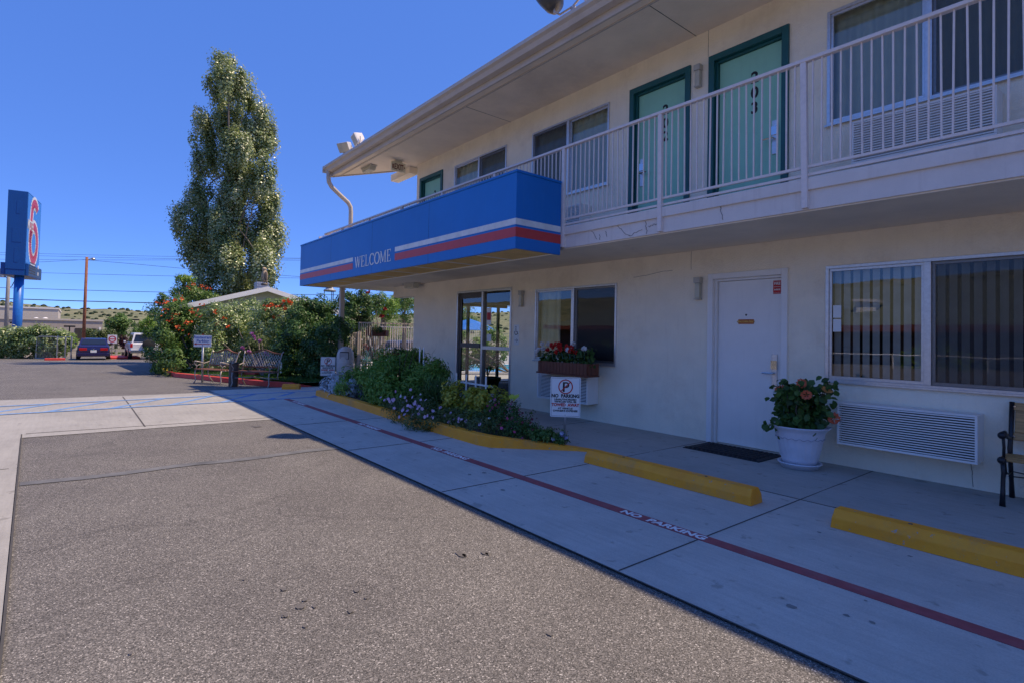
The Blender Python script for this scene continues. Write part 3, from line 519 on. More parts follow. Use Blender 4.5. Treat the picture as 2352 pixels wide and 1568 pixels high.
# ================================================================== FIXTURES
def ac_unit(x0, x1, z0, z1, label, depth=.27, slats=17):
    t = thing('air_conditioner', label, 'air conditioner', ((x0+x1)/2, YW, z0), group='wall air conditioner units')
    b = MB(); Y = YW-depth; k = .022
    b.box(x0, x1, Y, YW-.002, z1-k, z1); b.box(x0, x1, Y, YW-.002, z0, z0+k); b.box(x0, x0+k, Y, YW-.002, z0+k, z1-k); b.box(x1-k, x1, Y, YW-.002, z0+k, z1-k)
    b.build('case', M['white'], t, world=True, bevel=.003); d = MB(); d.box(x0+k, x1-k, Y+.08, Y+.1, z0+k, z1-k); d.build('coil', M['darkalu'], t, world=True)
    s = MB(); h = (z1-z0-2*k)/slats
    for i in range(slats):
        z = z0+k+h*i; s.obox(((x0+x1)/2, Y+.018, z+h*.5), ((x1-x0)/2-k, 0, 0), (0, .016, -h*.10), (0, h*.04, h*.23))
    s.build('louvre', M['white'], t, world=True); return t
ac_unit(-2.37, -1.17, .29, .75, 'long white louvred air conditioner low on the wall under the blinds window'); ac_unit(-7.33, -6.10, .30, .76, 'white louvred air conditioner under the flower box, half hidden by the no parking sign')
ac_unit(-2.24, -1.03, 3.36, 3.83, 'upstairs louvred air conditioner under the window right of door 203', slats=16); ac_unit(-7.55, -6.33, 3.22, 3.66, 'upstairs louvred air conditioner behind the end of the blue canopy', slats=15)
def wall_lamp(x, z, label):
    t = thing('wall_lamp', label, 'lamp', (x, YW, z), group='boxy wall lamps beside the doors')
    a = MB(); a.box(-.058, .058, -.10, -.001, .28, .38); a.box(-.05, .05, -.02, -.001, 0, .28); a.build('housing', M['lampbody'], t, bevel=.005)
    g = MB(); g.box(-.045, .045, -.085, -.021, .01, .279); g.build('lamp_shade', M['lampglass'], t, bevel=.01); b = MB(); b.box(-.05, .05, -.09, -.002, -.012, .008); b.build('base_cap', M['lampbody'], t); t.scale = (.85, .9, .8); t.location.z += .03
wall_lamp(-4.24, 1.94, 'small beige box lamp left of the white employees door'); wall_lamp(-8.10, 1.95, 'small beige box lamp right of the glass entrance'); wall_lamp(-4.28, 4.98, 'small beige box lamp on the upper wall between doors 202 and 203')
def ceil_lamp(x, y, z, label):
    t = thing('ceiling_lamp', label, 'lamp', (x, y, z), group='box lamps under the ceilings'); a = MB(); a.box(-.30, .30, -.10, .10, -.03, -.001); a.build('housing', M['lampbody'], t, bevel=.004)
    b = MB(); b.prism([(-.26, -.03), (.26, -.03), (.21, -.13), (-.21, -.13)], (0, -.085, 0), (1, 0, 0), (0, 0, 1), (0, 1, 0), .17); b.build('lamp_shade', M['lampglass'], t, bevel=.006)
ceil_lamp(-12.15, 6.62, 2.664, 'box lamp under the gallery ceiling near the building corner'); ceil_lamp(-13.45, 5.98, 5.779, 'box lamp under the roof overhang left of the exit sign')
ex = thing('exit_sign', 'EXIT sign with maroon letters hanging under the roof overhang', 'sign', (-12.45, 6.32, 5.51))
a = MB(); a.box(-.03, .03, -.19, .19, -.02, .22); a.box(-.02, .02, -.1, .1, .22, .262); a.build('box', M['exitlit'], ex, bevel=.004); a = MB(); a.text('EXIT', .20, (.0315, -.125, .03), (0, 1, 0), (0, 0, 1), bold=.004, sx=.62); a.text('>', .14, (.0315, .13, .05), (0, 1, 0), (0, 0, 1), bold=.002, sx=.6); a.box(.0312, .0322, -.175, -.14, .04, .15); a.build('lettering', M['maroon'], ex)
# floodlights
def flood(loc, rz, tilt, label, m, s=1.0):
    t = thing('floodlight', label, 'floodlight', loc, rz, group='floodlights on the roof edge'); R = Matrix.Rotation(tilt, 4, 'X')
    prof = [(-.17, -.10), (-.19, .10), (.19, .10), (.17, -.10)]
    h = MB(); V = []
    for yy, sx, sz in ((-.16, .24, .17), (-.10, .23, .165), (.14, .15, .10)): V += [(a*sx, yy, b*sz) for a, b in ((-1, -1), (1, -1), (1, 1), (-1, 1))]
    h.add(V, [(0, 3, 2, 1), (8, 9, 10, 11)]+[(i*4+k, i*4+(k+1) % 4, (i+1)*4+(k+1) % 4, (i+1)*4+k) for i in range(2) for k in range(4)])
    h.v = [tuple(R @ (Vector(q)*s)+Vector((0, 0, .34*s))) for q in h.v]; h.build('lamp_housing', M[m], t, bevel=.006)
    l = MB(); l.add([(-.21, -.163, -.145), (.21, -.163, -.145), (.21, -.163, .145), (-.21, -.163, .145)], [(0, 1, 2, 3)]); l.v = [tuple(R @ (Vector(q)*s)+Vector((0, 0, .34*s))) for q in l.v]; l.build('lens', M['lampglass'], t)
    b = MB(); b.tube([(-.25*s, 0, .34*s), (-.25*s, 0, .20*s), (-.12*s, 0, .12*s), (.12*s, 0, .12*s), (.25*s, 0, .20*s), (.25*s, 0, .34*s)], .014*s, 6); b.tube([(0, 0, 0), (0, 0, .13*s)], .035*s, 8); b.build('bracket', M['bronze'], t)
flood((-13.75, 5.46, 6.02), math.radians(25), math.radians(32), 'grey box floodlight, left one of the pair at the far roof corner', 'grey', .74)
flood((-12.95, 5.46, 6.02), math.radians(-10), math.radians(28), 'white box floodlight, right one of the pair at the far roof corner', 'white', .74)
fl = thing('floodlight', 'dark bronze round floodlight on the roof edge at the top of the picture', 'floodlight', (-5.42, 5.44, 6.02), group='floodlights on the roof edge')
a = MB(); a.tube([(-.50, -.12, .56), (-.42, -.09, .42), (-.33, -.06, .27), (-.29, -.04, .21), (-.28, -.03, .20)], [.19, .18, .15, .11, .02], 22); a.build('lamp_housing', M['darkalu'], fl, smooth=True)
a = MB(); a.tube([(-.30, -.10, .25), (-.30, -.10, .13), (-.22, -.06, .07), (-.02, 0, .12), (.08, .03, .20), (.08, .06, .36), (-.18, .12, .50)], .016, 8); a.lathe([(.05, .0), (.045, .06), (.03, .11), (0, .13)], n=12); a.tube([(.06, .03, .24), (.2, .02, .12), (.3, .03, .02)], .008, 6); a.build('bracket', M['bronze'], fl, smooth=True)
# ================================================================== WELCOME CANOPY
cn = thing('welcome_canopy', 'long blue box canopy with red and white stripes and the word WELCOME', 'canopy', (-10.0, 4.6, 2.57))
X0, X1, Y0, Y1, Z0, Z1 = -14.43, -5.60, 4.60, 5.44, 2.575, 3.61
a = MB(); a.box(X0, X1, Y0, Y0+.04, Z0, Z1); a.box(X0, X0+.04, Y0+.04, Y1, Z0, Z1); a.box(X1-.04, X1, Y0+.04, Y1, Z0, Z1); a.box(X0+.04, X1-.04, Y1-.04, Y1, Z0+.02, Z1-.3); a.build('fascia_panel', M['blue'], cn, world=True, bevel=.003)
a = MB(); a.box(X0-.012, X1+.012, Y0-.012, Y0+.05, Z1, Z1+.035); a.box(X0-.012, X0+.05, Y0+.051, Y1, Z1, Z1+.035); a.box(X1-.05, X1+.012, Y0+.051, Y1, Z1, Z1+.035); a.build('cap_trim', M['blue'], cn, world=True, bevel=.004)
def stripe(nm, z0, z1, m):
    s = MB(); s.box(X0+.003, -11.02, Y0-.003, Y0-.0005, z0, z1); s.build(nm, M[m], cn, world=True); s = MB(); s.box(-9.10, X1+.003, Y0-.003, Y0-.0005, z0, z1); s.box(X1+.0005, X1+.003, Y0, Y1, z0, z1); s.build(nm, M[m], cn, world=True)
sm_ = MB()
for xx in (-12.3, -10.1, -7.9): sm_.box(xx, xx+.004, Y0-.0012, Y0-.0002, Z0, Z1)
sm_.build('panel_seam', M['iron'], cn, world=True)
stripe('white_stripe', 2.90, 2.985, 'stripewhite'); stripe('red_stripe', 2.735, 2.865, 'stripered')
# serif lettering drawn stroke by stroke
GL = {  # strokes (x0,y0,x1,y1,w) on a unit-high cell, and the advance width
 'W': ([(.06, 1, .30, 0, .13), (.30, 0, .52, .96, .05), (.50, 1, .74, 0, .13), (.74, 0, .98, 1, .05), (-.03, .985, .20, .985, .03), (.40, .985, .62, .985, .03), (.86, .985, 1.08, .985, .03)], 1.15),
 'E': ([(.14, 0, .14, 1, .12), (.02, .985, .60, .985, .035), (.02, .015, .64, .015, .035), (.14, .5, .46, .5, .035), (.59, 1, .59, .80, .035), (.63, 0, .63, .22, .035), (.46, .40, .46, .60, .03)], .76),
 'L': ([(.14, 0, .14, 1, .12), (.02, .985, .28, .985, .03), (.02, .015, .60, .015, .035), (.59, 0, .59, .24, .035)], .70),
 'M': ([(.12, 0, .12, 1, .05), (.14, 1, .48, .06, .12), (.48, .06, .80, 1, .05), (.84, 0, .84, 1, .12), (.0, .015, .24, .015, .03), (.72, .015, .98, .015, .03), (.0, .985, .16, .985, .03), (.80, .985, .98, .985, .03)], 1.08)}
def arc(cx, cy, rx, ry, a0, a1, mb, O, s, n=22):
    pts = []
    for k in range(n+1):
        t = math.radians(a0+(a1-a0)*k/n); th = .045+.065*abs(math.cos(t)); pts.append((cx+rx*math.cos(t), cy+ry*math.sin(t), th*.9))
    for p, q in zip(pts, pts[1:]):
        d = Vector((q[0]-p[0], q[1]-p[1])); nn = Vector((-d.y, d.x)).normalized()
        P = [(p[0]+nn.x*p[2], p[1]+nn.y*p[2]), (q[0]+nn.x*q[2], q[1]+nn.y*q[2]), (q[0]-nn.x*q[2], q[1]-nn.y*q[2]), (p[0]-nn.x*p[2], p[1]-nn.y*p[2])]
        mb.add([(O[0]+x*s[0], O[1], O[2]+z*s[1]) for x, z in P], [(0, 3, 2, 1)])
lt = MB(); x = -10.90; s = (.268, .225); zb = 2.745
for ch in 'WELCOME':
    if ch in GL:
        for k, (ax, az, bx, bz, wd) in enumerate(GL[ch][0]):
            wd = wd*1.25 if wd > .1 else wd*1.7
            p = Vector((ax, az)); q = Vector((bx, bz)); d = (q-p); hor = abs(d.y) < .01
            off = Vector((0, wd/2)) if hor else Vector((wd/2, 0)); yy = Y0-.004-.0003*k
            P = [p+off, q+off, q-off, p-off]; lt.add([(x+v.x*s[0], yy, zb+v.y*s[1]) for v in P], [(0, 1, 2, 3)])
        x += GL[ch][1]*s[0]
    elif ch == 'C':
        arc(.46, .5, .36, .49, 42, 318, lt, (x, Y0-.004, zb), s); lt.add([(x+a*s[0], Y0-.0045, zb+b*s[1]) for a, b in ((.72, .72), (.76, .72), (.76, 1.0), (.72, 1.0))], [(0, 1, 2, 3)]); x += .86*s[0]
    elif ch == 'O': arc(.46, .5, .38, .49, 0, 360, lt, (x, Y0-.004, zb), s); x += .96*s[0]
lt.build('lettering', M['stripewhite'], cn, world=True)
a = MB(); a.box(X0+.05, X1-.05, Y0+.05, Y1-.05, Z0+.03, Z0+.04)
a.build('soffit_grid', M['gridy'], cn, world=True)
a = MB()
for k in range(10): xx = X0+.05+k*(X1-X0-.12)/9; a.box(xx, xx+.02, Y0+.045, Y1-.045, Z0+.012, Z0+.028)
for yy in (Y0+.045, Y1-.06): a.box(X0+.05, X1-.05, yy, yy+.015, Z0+.009, Z0+.027)
a.build('soffit_bar', M['white'], cn, world=True)
a = MB()
for k in range(170): xx = X0+.06+k*(X1-X0-.12)/170; a.box(xx, xx+.006, Y0+.062, Y1-.062, Z0+.020, Z0+.0295)
a.build('soffit_slats', M['gridy'], cn, world=True)
# ================================================================== STREET-SIDE THINGS NEAR THE CAMERA
def no_parking(foot, facing, label, bot, tilt=0):
    t = thing('no_parking_sign', label, 'sign', foot, facing, group='no parking signs'); Rm = Matrix.Rotation(tilt, 4, 'Y')
    W_, H_ = .215, .285; zc = bot+H_
    a = MB(); a.tube([(0, .018, -.08), (0, .018, bot+.5)], .019, 8); a.build('post', M['steel'], t, smooth=True)
    a = MB(); n = 4; pl = []
    for cx, cz, a0 in ((W_-.02, H_-.02, 0), (-W_+.02, H_-.02, 90), (-W_+.02, -H_+.02, 180), (W_-.02, -H_+.02, 270)):
        pl += [(cx+.02*math.cos(math.radians(a0+90*k/n)), cz+.02*math.sin(math.radians(a0+90*k/n))) for k in range(n+1)]
    a.prism(pl, (0, -.002, zc), (1, 0, 0), (0, 0, 1), (0, 1, 0), .004); a.build('panel', M['signwhite'], t)
    def F_(mb, x0, x1, z0, z1, y=-.0035): mb.box(x0, x1, y, y+.001, zc+z0, zc+z1)
    b = MB(); e_ = .014; F_(b, -W_+e_, W_-e_, H_-e_-.003, H_-e_); F_(b, -W_+e_, W_-e_, -H_+e_, -H_+e_+.003); F_(b, -W_+e_, -W_+e_+.003, -H_+e_+.003, H_-e_-.003); F_(b, W_-e_-.003, W_-e_, -H_+e_+.003, H_-e_-.003)
    F_(b, -.040, -.012, .075, .215); 
    for k in range(14):
        t0, t1 = -math.pi/2+math.pi*k/14, -math.pi/2+math.pi*(k+1)/14; P = []
        for tt, r1 in ((t0, 1), (t1, 1), (t1, .52), (t0, .52)): P.append((.010+r1*.042*math.cos(tt), -.0036, zc+.173+r1*.042*math.sin(tt)))
        b.add(P, [(0, 3, 2, 1)])
    F_(b, -.012, .011, .195, .215, -.0037); F_(b, -.012, .011, .131, .151, -.0037)
    X, Z = (1, 0, 0), (0, 0, 1)
    def T_(mb, s_, size, z, sx=1, bold=.0015): mb.text(s_, size, (0, -.0035, zc+z), X, Z, bold=bold, align='CENTER', sx=sx)
    T_(b, 'NO  PARKING', .066, -.005, .95, .003); T_(b, 'UNAUTHORIZED', .034, -.045, 1.2); T_(b, 'VEHICLES WILL BE', .034, -.077, 1.13); T_(b, 'AT VEHICLE', .034, -.172, 1.15); T_(b, "OWNER'S EXPENSE", .036, -.208, 1.13)
    b.build('lettering', M['ink'], t)
    r = MB(); n = 32
    for k in range(n):
        t0, t1 = 2*math.pi*k/n, 2*math.pi*(k+1)/n; r.add([(q_*math.cos(tt), -.0042, zc+.148+q_*math.sin(tt)) for tt, q_ in ((t0, .105), (t1, .105), (t1, .089), (t0, .089))], [(0, 3, 2, 1)])
    r.build('prohibition_ring', M['redink'], t); r = MB(); d_ = .0905*math.sqrt(.5); r.bar((-d_, -.0048, zc+.148-d_), (d_, -.0048, zc+.148+d_), .015, .0006, up=(0, 1, 0)); r.build('slash', M['redink'], t); r = MB(); T_(r, 'TOWED  AWAY', .058, -.130, .93, .003); r.build('lettering', M['redink'], t)
    bo = MB()
    for zz_ in (H_-.03, -H_+.03): bo.ball((0, -.004, zc+zz_), .007, 5, (1, .5, 1))
    bo.build('bolt', M['steel'], t); t.scale = (.90, .90, .90); return t
ang = math.atan2(CF.x, CF.y)
def face_to(p): return math.atan2(p[0], -p[1]) if False else math.atan2(-p[0], p[1])
no_parking((-4.98, 4.98, .08), math.radians(46), 'white no parking sign at the tail of the yellow kerb, nearest the camera', .325)
no_parking((-14.62, 5.48, -.05), math.radians(62), 'white no parking sign beside the domed litter bin by the hedge', .29)
# wheel stops
def wheel_stop(loc, L_, label, name='wheel_stop', rz=0):
    t = thing(name, label, 'wheel stop', loc, rz, group='yellow concrete wheel stops'); a = MB()
    prof = [(-.105, 0), (-.098, .075), (-.055, .135), (.055, .135), (.098, .075), (.105, 0)]
    n = 12; vs = []
    for i in range(n+1):
        x = L_*i/n; e_ = .03 if i in (0, n) else 0; s_ = 1; xx = x
        vs += [(xx+((.012 if i == 0 else -.012)*(z/.135) if i in (0, n) else 0), y+random.uniform(-.0015, .0015), z+random.uniform(-.001, .001)) for y, z in prof]
    a.add(vs, [(i*6+k, (i+1)*6+k, (i+1)*6+k+1, i*6+k+1) for i in range(n) for k in range(5)]+[tuple(range(6)), tuple(n*6+k for k in range(5, -1, -1))])
    a.build('block', M['yellow'], t, bevel=.008); p = MB()
    for x in (.25*L_, .75*L_): p.tube([(x, 0, .134), (x, 0, .138)], .014, 8)
    p.build('anchor_pin', M['oil'], t)
wheel_stop((-4.19, 4.60, .008), 1.92, 'yellow concrete wheel stop in front of the doormat'); wheel_stop((-1.66, 4.61, .008), 1.92, 'yellow concrete wheel stop nearest the camera, running out of the picture on the right')
wheel_stop((-14.06, 4.14, -.043), .42, 'short yellow concrete block by the end of the red kerb', rz=math.radians(60))
# doormat
dm = thing('doormat', 'dark rubber doormat with a scrolled grid pattern before the white door', 'doormat', (-3.53, 6.5, .0085))
a = MB(); a.box(-.50, .50, -.32, .30, 0, .008); a.build('mat_sheet', M['rubber'], dm, bevel=.002); a = MB()
for k in range(12): a.box(-.40+.07*k, -.375+.07*k, -.22, .20, .0085, .015)
for k in range(5): a.box(-.40, .42, -.22+.1*k, -.20+.1*k, .0087, .0148)
for k in range(16): a.tube([(-.47+.06*k+.02*math.cos(t), -.28+.02*math.sin(t), .012) for t in np.linspace(0, 6, 7)], .004, 4); a.tube([(-.47+.06*k+.02*math.cos(t), .26+.02*math.sin(t), .012) for t in np.linspace(0, 6, 7)], .004, 4)
a.build('raised_pattern', M['rubber'], dm)
# potted hibiscus
pc = Vector((-2.66, 6.36, .008))
pot = thing('flower_pot', 'large pale fluted plastic flower pot on a saucer by the white door', 'flower pot', pc)
a = MB(); a.lathe([(.0, .045), (.165, .045), (.185, .10, .012), (.225, .28, .012), (.235, .32, .012), (.243, .335), (.25, .39), (.275, .43), (.305, .455), (.31, .465), (.30, .468), (.265, .435), (.235, .40)], n=80, nf=20); a.build('pot', M['potwhite'], pot, smooth=True)
a = MB(); a.lathe([(0, 0), (.185, 0), (.215, .05), (.225, .055), (.222, .065), (.20, .055), (.18, .02), (0, .02)], n=40); a.build('saucer', M['potwhite'], pot, smooth=True)
a = MB(); a.tube([(.2445*math.cos(t), .2445*math.sin(t), .335+.007*math.sin(t*20)) for t in np.linspace(0, 2*math.pi, 140)], .003, 5); a.build('wavy_band', mat('pot_line', (.30, .30, .38), .6), pot); a = MB(); a.lathe([(0, .42), (.255, .42)], n=24); a.build('soil', M['soil'], pot)
hb = thing('hibiscus', 'bushy hibiscus with coral flowers growing in the pale pot', 'plant', pc+Vector((0, 0, .42)))
stems = MB(); tips = []; hrn = random.Random(11)
for k in range(13):
    a0 = hrn.uniform(0, 6.28); r0 = hrn.uniform(.02, .12); sp = hrn.uniform(.06, .20); hh = hrn.uniform(.32, .66); pts = [(r0*math.cos(a0), r0*math.sin(a0), 0), ((r0+sp*.4)*math.cos(a0), (r0+sp*.4)*math.sin(a0), hh*.5), ((r0+sp)*math.cos(a0+.2), (r0+sp)*math.sin(a0+.2)*.8, hh)]
    stems.tube(pts, [.008, .006, .003], 6); tips += [(pts[0], pts[1]), (pts[1], pts[2])]
for dx, dz in ((-.36, .05), (.30, .14)): stems.tube([(0, 0, 0), (dx*.5*.63, dx*.5*.77, dz*.8), (dx*.63, dx*.77, dz)], [.006, .005, .003], 6); tips.append(((dx*.35, dx*.4, dz*.9), (dx*.63, dx*.77, dz)))
stems.build('stem', M['bark'], hb, smooth=True)
P_ = []
for a, b in tips:
    a, b = Vector(a), Vector(b)
    for _ in range(21): P_.append(a.lerp(b, random.random()**.8)+Vector((random.gauss(0, .045), random.gauss(0, .045), random.gauss(0, .04))))
P_ += [Vector((random.gauss(0, .115), random.gauss(0, .10), random.uniform(.03, .50))) for _ in range(420)]
P_ = np.array([tuple(p+pc+Vector((0, 0, .42))) for p in P_]); nn = unit(len(P_))+np.array([.3, -.6, .5]); dd = np.cross(nn, unit(len(P_)))-np.array([0, 0, .5])
scatter('foliage', P_, dd, nn, (.05+.055*RG.random(len(P_))), .055+.035*RG.random(len(P_)), G_DARK, hb, T_LEAF)
fls = [(ony(px, py, YY)) for px, py, YY in ((1792, 893, 6.35), (1843, 880, 6.30), (1853, 906, 6.12), (1897, 901, 6.3), (1914, 962, 6.3))]
[petals('flower', [q_], .060, P_CORAL, hb, T_HIB, (.55, -.75, .4)) for q_ in fls[:3]+fls[4:]]; petals('flowers', [fls[3]], .06, leafmat('petal_apricot', [(.80, .30, .08), (.85, .38, .12)]), hb, T_BALL, (.4, -.2, .9))
# window flower box
fb = thing('flower_box', 'reddish brown slatted wooden flower box under the office window', 'flower box', (-6.49, 6.52, .78))
a = MB(); bx0, bx1, by0, by1 = -.58, .58, -.13, .13
for k in range(15): x = bx0+k*(bx1-bx0)/15; a.box(x+.003, x+(bx1-bx0)/15-.003, by0-.012, by0, .02+random.uniform(-.003, .003), .20)
for k in range(3): y = by0+k*.087; a.box(bx1, bx1+.012, y+.002, y+.083, .02, .20); a.box(bx0-.012, bx0, y+.002, y+.083, .02, .20)
a.box(bx0, bx1, by0, by1, .015, .17); a.box(bx0-.025, bx1+.025, by0-.03, by1, -.012, .014); a.build('box', M['boxwood'], fb)
a = MB(); a.box(bx0+.01, bx1-.01, by0+.01, by1-.01, .172, .18); a.build('soil', M['soil'], fb)
def geranium(x, lab, pm_, k, w_=.2):
    t = thing('geranium', lab, 'plant', (x, 6.50, .96), group='geraniums in the flower box under the office window')
    leafy('foliage', [((x, 6.50, 1.08), (w_, .15, .14))], 190, .055, G_DARK, t, clump=.06, nclump=12, tpl=T_LEAF, aspect=.9)
    cs = [(x+random.uniform(-w_, w_), 6.40+random.uniform(-.06, .06), 1.17+random.uniform(-.03, .12)) for _ in range(k)]; pts = []
    for c in cs: petals('flower_head', [tuple(np.array(c)+unit(1)[0]*.03) for _ in range(20)], .017, pm_, t)
    s_ = MB()
    for c in cs: s_.tube([(x-x+(c[0]-x)*.6, c[1]-6.50+.02, .08), (c[0]-x, c[1]-6.50, c[2]-.96)], .003, 4)
    s_.build('stem', M['greenpl'], t)
geranium(-6.98, 'white geranium spilling over the left end of the flower box', P_WHITE, 5, .16); geranium(-6.72, 'red geranium second from the left in the flower box', P_RED, 8); geranium(-6.40, 'red geranium in the middle of the flower box', P_RED, 8); geranium(-6.22, 'white geranium right of the middle in the flower box', P_WHITE, 3); geranium(-6.02, 'leafy geranium with few blooms at the right end of the flower box', P_WHITE, 1, .15)
# access plaque
ap = thing('access_sign', 'small white wheelchair sign with an arrow beside the glass entrance', 'sign', (-8.27, YW-.004, 1.42)); a = MB(); a.box(-.08, .08, -.002, .002, -.20, .20); a.build('panel', M['signwhite'], ap, bevel=.002)
a = MB(); a.tube([(.045*math.cos(t)-.005, -.004, .045+.045*math.sin(t)) for t in np.linspace(math.radians(150), math.radians(380), 18)], .006, 5); a.tube([(-.012, -.004, .135), (-.010, -.004, .06), (.030, -.004, .058), (.042, -.004, .015), (.060, -.004, .020)], .006, 5); a.ball((-.014, -.004, .155), .013, 5, (1, .3, 1)); a.bar((-.045, -.004, -.11), (.045, -.004, -.11), .008, .002, up=(0, 1, 0)); a.bar((.015, -.004, -.08), (.047, -.004, -.11), .008, .002, up=(0, 1, 0)); a.bar((.015, -.004, -.14), (.047, -.004, -.11), .008, .002, up=(0, 1, 0)); a.build('symbol', M['ink'], ap)
# right-hand bench of oak slats and black iron
def end_frame(mb, x):
    mb.tube([(x, -.33, 0), (x, -.31, .12), (x, -.285, .28), (x, -.30, .40)], [.022, .018, .016, .020], 8); mb.tube([(x, .12, 0), (x, .09, .14), (x, .04, .36), (x, .02, .46), (x, .07, .60), (x, .13, .88)], [.022, .018, .018, .02, .018, .020], 8)
    mb.tube([(x, -.33, .40), (x, -.15, .37), (x, .04, .40)], .016, 8); mb.tube([(x, -.27, .40), (x, -.25, .50), (x, -.29, .60)], .012, 8); mb.tube([(x, -.33, .62), (x, -.22, .63), (x, -.08, .57), (x, .05, .55)], [.028, .018, .015, .015], 8)
    mb.tube([(x, -.28, .20), (x, -.18, .27), (x, -.05, .24), (x, .06, .24)], .009, 6); mb.ball((x, -.35, .40), .033, 6); mb.ball((x, -.34, .615), .032, 6); mb.tube([(x, -.20, .37), (x, -.19, .27)], [.008, .014], 6)
nb = thing('park_bench', 'oak slatted bench with black iron ends, cut off by the right edge of the picture', 'bench', (-.28, 6.68, .008))
for x in (-.68, .68): a = MB(); end_frame(a, x); a.build('iron_end', M['iron'], nb, smooth=True)
for k in range(5): a = MB(); a.box(-.70, .70, -.335+.078*k, -.27+.078*k, .405-.006*abs(k-2), .428-.006*abs(k-2)); a.build('seat_slat', M['benchwood'], nb, bevel=.005)
a = MB(); a.obox((0, .075, .57), (.69, 0, 0), (0, .010, -.002), (0, .012, .035)); a.obox((0, .125, .84), (.69, 0, 0), (0, .010, -.002), (0, .012, .035))
for x in (-.60, .60): a.obox((x, .10, .705), (.055, 0, 0), (0, .009, -.002), (0, .02, .10))
a.build('backrest', M['benchwood'], nb, bevel=.004); a = MB()
for k in range(9): x = -.5+.125*k; a.tube([(x-.05+.02*math.sin(k), .10, .62), (x+.05, .10, .70), (x-.04, .11, .78)], .008, 5); a.tube([(x+.05, .10, .62), (x-.05, .10, .70), (x+.04, .11, .78)], .008, 5)
a.build('iron_insert', M['iron'], nb); a = MB(); a.tube([(-.68, .06, .25), (0, -.1, .22), (.68, .06, .25)], .005, 5); a.tube([(-.68, -.05, .22), (0, -.02, .26), (.68, -.05, .22)], .005, 5); a.build('tie_rod', M['iron'], nb)
for x in (-.66, .66):
    a = MB(); a.ball((x, .060, .57), .013, 5); a.ball((x, .108, .84), .013, 5); a.build('bolt', M['chrome'], nb)
# ================================================================== PLANTING BED
kb = thing('yellow_kerb', 'yellow painted kerb round the planting bed, sinking to the ground at its right end', 'kerb', (-5.44, 4.1, 0))
def kerb(parent, pts, hs, wd, m, name='kerb_stone'):
    mb = MB(); vs = []; n = len(pts)
    for i, p in enumerate(pts):
        a = Vector(pts[max(i-1, 0)]); b = Vector(pts[min(i+1, n-1)]); d = (b-a).normalized(); nn = Vector((-d.y, d.x)); p = Vector(p); z0 = gz(p.x)+.001; h = hs[i]
        for o, z in ((0, 0), (.012, h*.92), (.03, h), (wd-.02, h), (wd, h*.92), (wd, 0)): q = p+nn*o; vs.append((q.x, q.y, z0+z))
    mb.add(vs, [(i*6+k, (i+1)*6+k, (i+1)*6+k+1, i*6+k+1) for i in range(n-1) for k in range(5)]+[tuple(range(5, -1, -1)), tuple((n-1)*6+k for k in range(6))]); return mb.build(name, m, parent, world=True)
def dense(pts, hs, step=.4):
    P, Hh = [], []
    for i in range(len(pts)-1):
        a, b = Vector(pts[i]), Vector(pts[i+1]); n = max(1, int((b-a).length/step))
        for k in range(n): t = k/n; P.append(tuple(a.lerp(b, t))); Hh.append(hs[i]*(1-t)+hs[i+1]*t)
    return P+[pts[-1]], Hh+[hs[-1]]
kerb(kb, *dense([(-11.95, 4.22), (-9.9, 4.16), (-7.85, 4.07), (-5.62, 4.05), (-5.40, 4.10), (-4.66, 4.86), (-4.40, 5.02)], [.12, .13, .13, .14, .14, .04, .012]), .15, M['yellow'])
struct('bed_soil', MB().add([(-12.0, 4.34, .05), (-9.9, 4.29, .08), (-5.5, 4.19, .10), (-4.98, 4.72, .05), (-5.25, 5.25, .07), (-8.1, 5.55, .10), (-12.4, 6.2, .10)], [tuple(range(7))]), M['soil'])
def plant(name, label, cat, c, blobs, n, L, m, group=None, **k):
    t = thing(name, label, cat, (c[0], c[1], c[2] if len(c) > 2 else gz(c[0])), group=group); o, P, Nn = leafy('foliage', blobs, n, L, m, t, **k); return t, P, Nn
def stems_to(t, c, tops, r=.01, m=None, name='stem'):
    a = MB(); c = Vector(c)
    for q in tops: q = Vector(q); mid = c.lerp(q, .5)+Vector((random.gauss(0, .03), random.gauss(0, .03), 0)); a.tube([c, mid, q], [r, r*.7, r*.4], 5)
    return a.build(name, m or M['bark'], t, world=True)
# big green shrub, stacked mounds
B = [((-10.2, 5.0, .36), (1.3, .60, .38)), ((-9.8, 5.2, .58), (1.1, .55, .42)), ((-9.35, 5.3, .74), (.72, .45, .30)), ((-9.0, 4.75, .30), (.85, .50, .32)), ((-10.9, 4.7, .28), (.5, .42, .28)), ((-8.7, 5.2, .42), (.65, .45, .36)), ((-9.3, 4.9, .50), (.8, .4, .36))]
t, P, Nn = plant('green_shrub', 'tall rounded green shrub in the middle of the yellow-kerbed bed', 'shrub', (-9.7, 5.1, .08), B, 19000, .08, G_SHRUB, clump=.20, nclump=150, aspect=.38, tpl=T_LEAF, shell=.7)
stems_to(t, (-9.7, 5.1, .05), [(-10.8+.18*k, 4.8+.06*(k % 9), .5+.06*(k % 12)) for k in range(14)], .012)
sp = MB()
for k in range(26):
    i = RG.integers(len(P)); p = Vector(P[i]);
    if p.z < .8: continue
    sp.tube([p, p+Vector((random.gauss(0, .06), random.gauss(0, .06), .18)), p+Vector((random.gauss(0, .12), random.gauss(0, .12), .30))], [.004, .003, .001], 4)
sp.build('shoot', mat('green_shoot', (.07, .13, .02), .6), t, world=True)
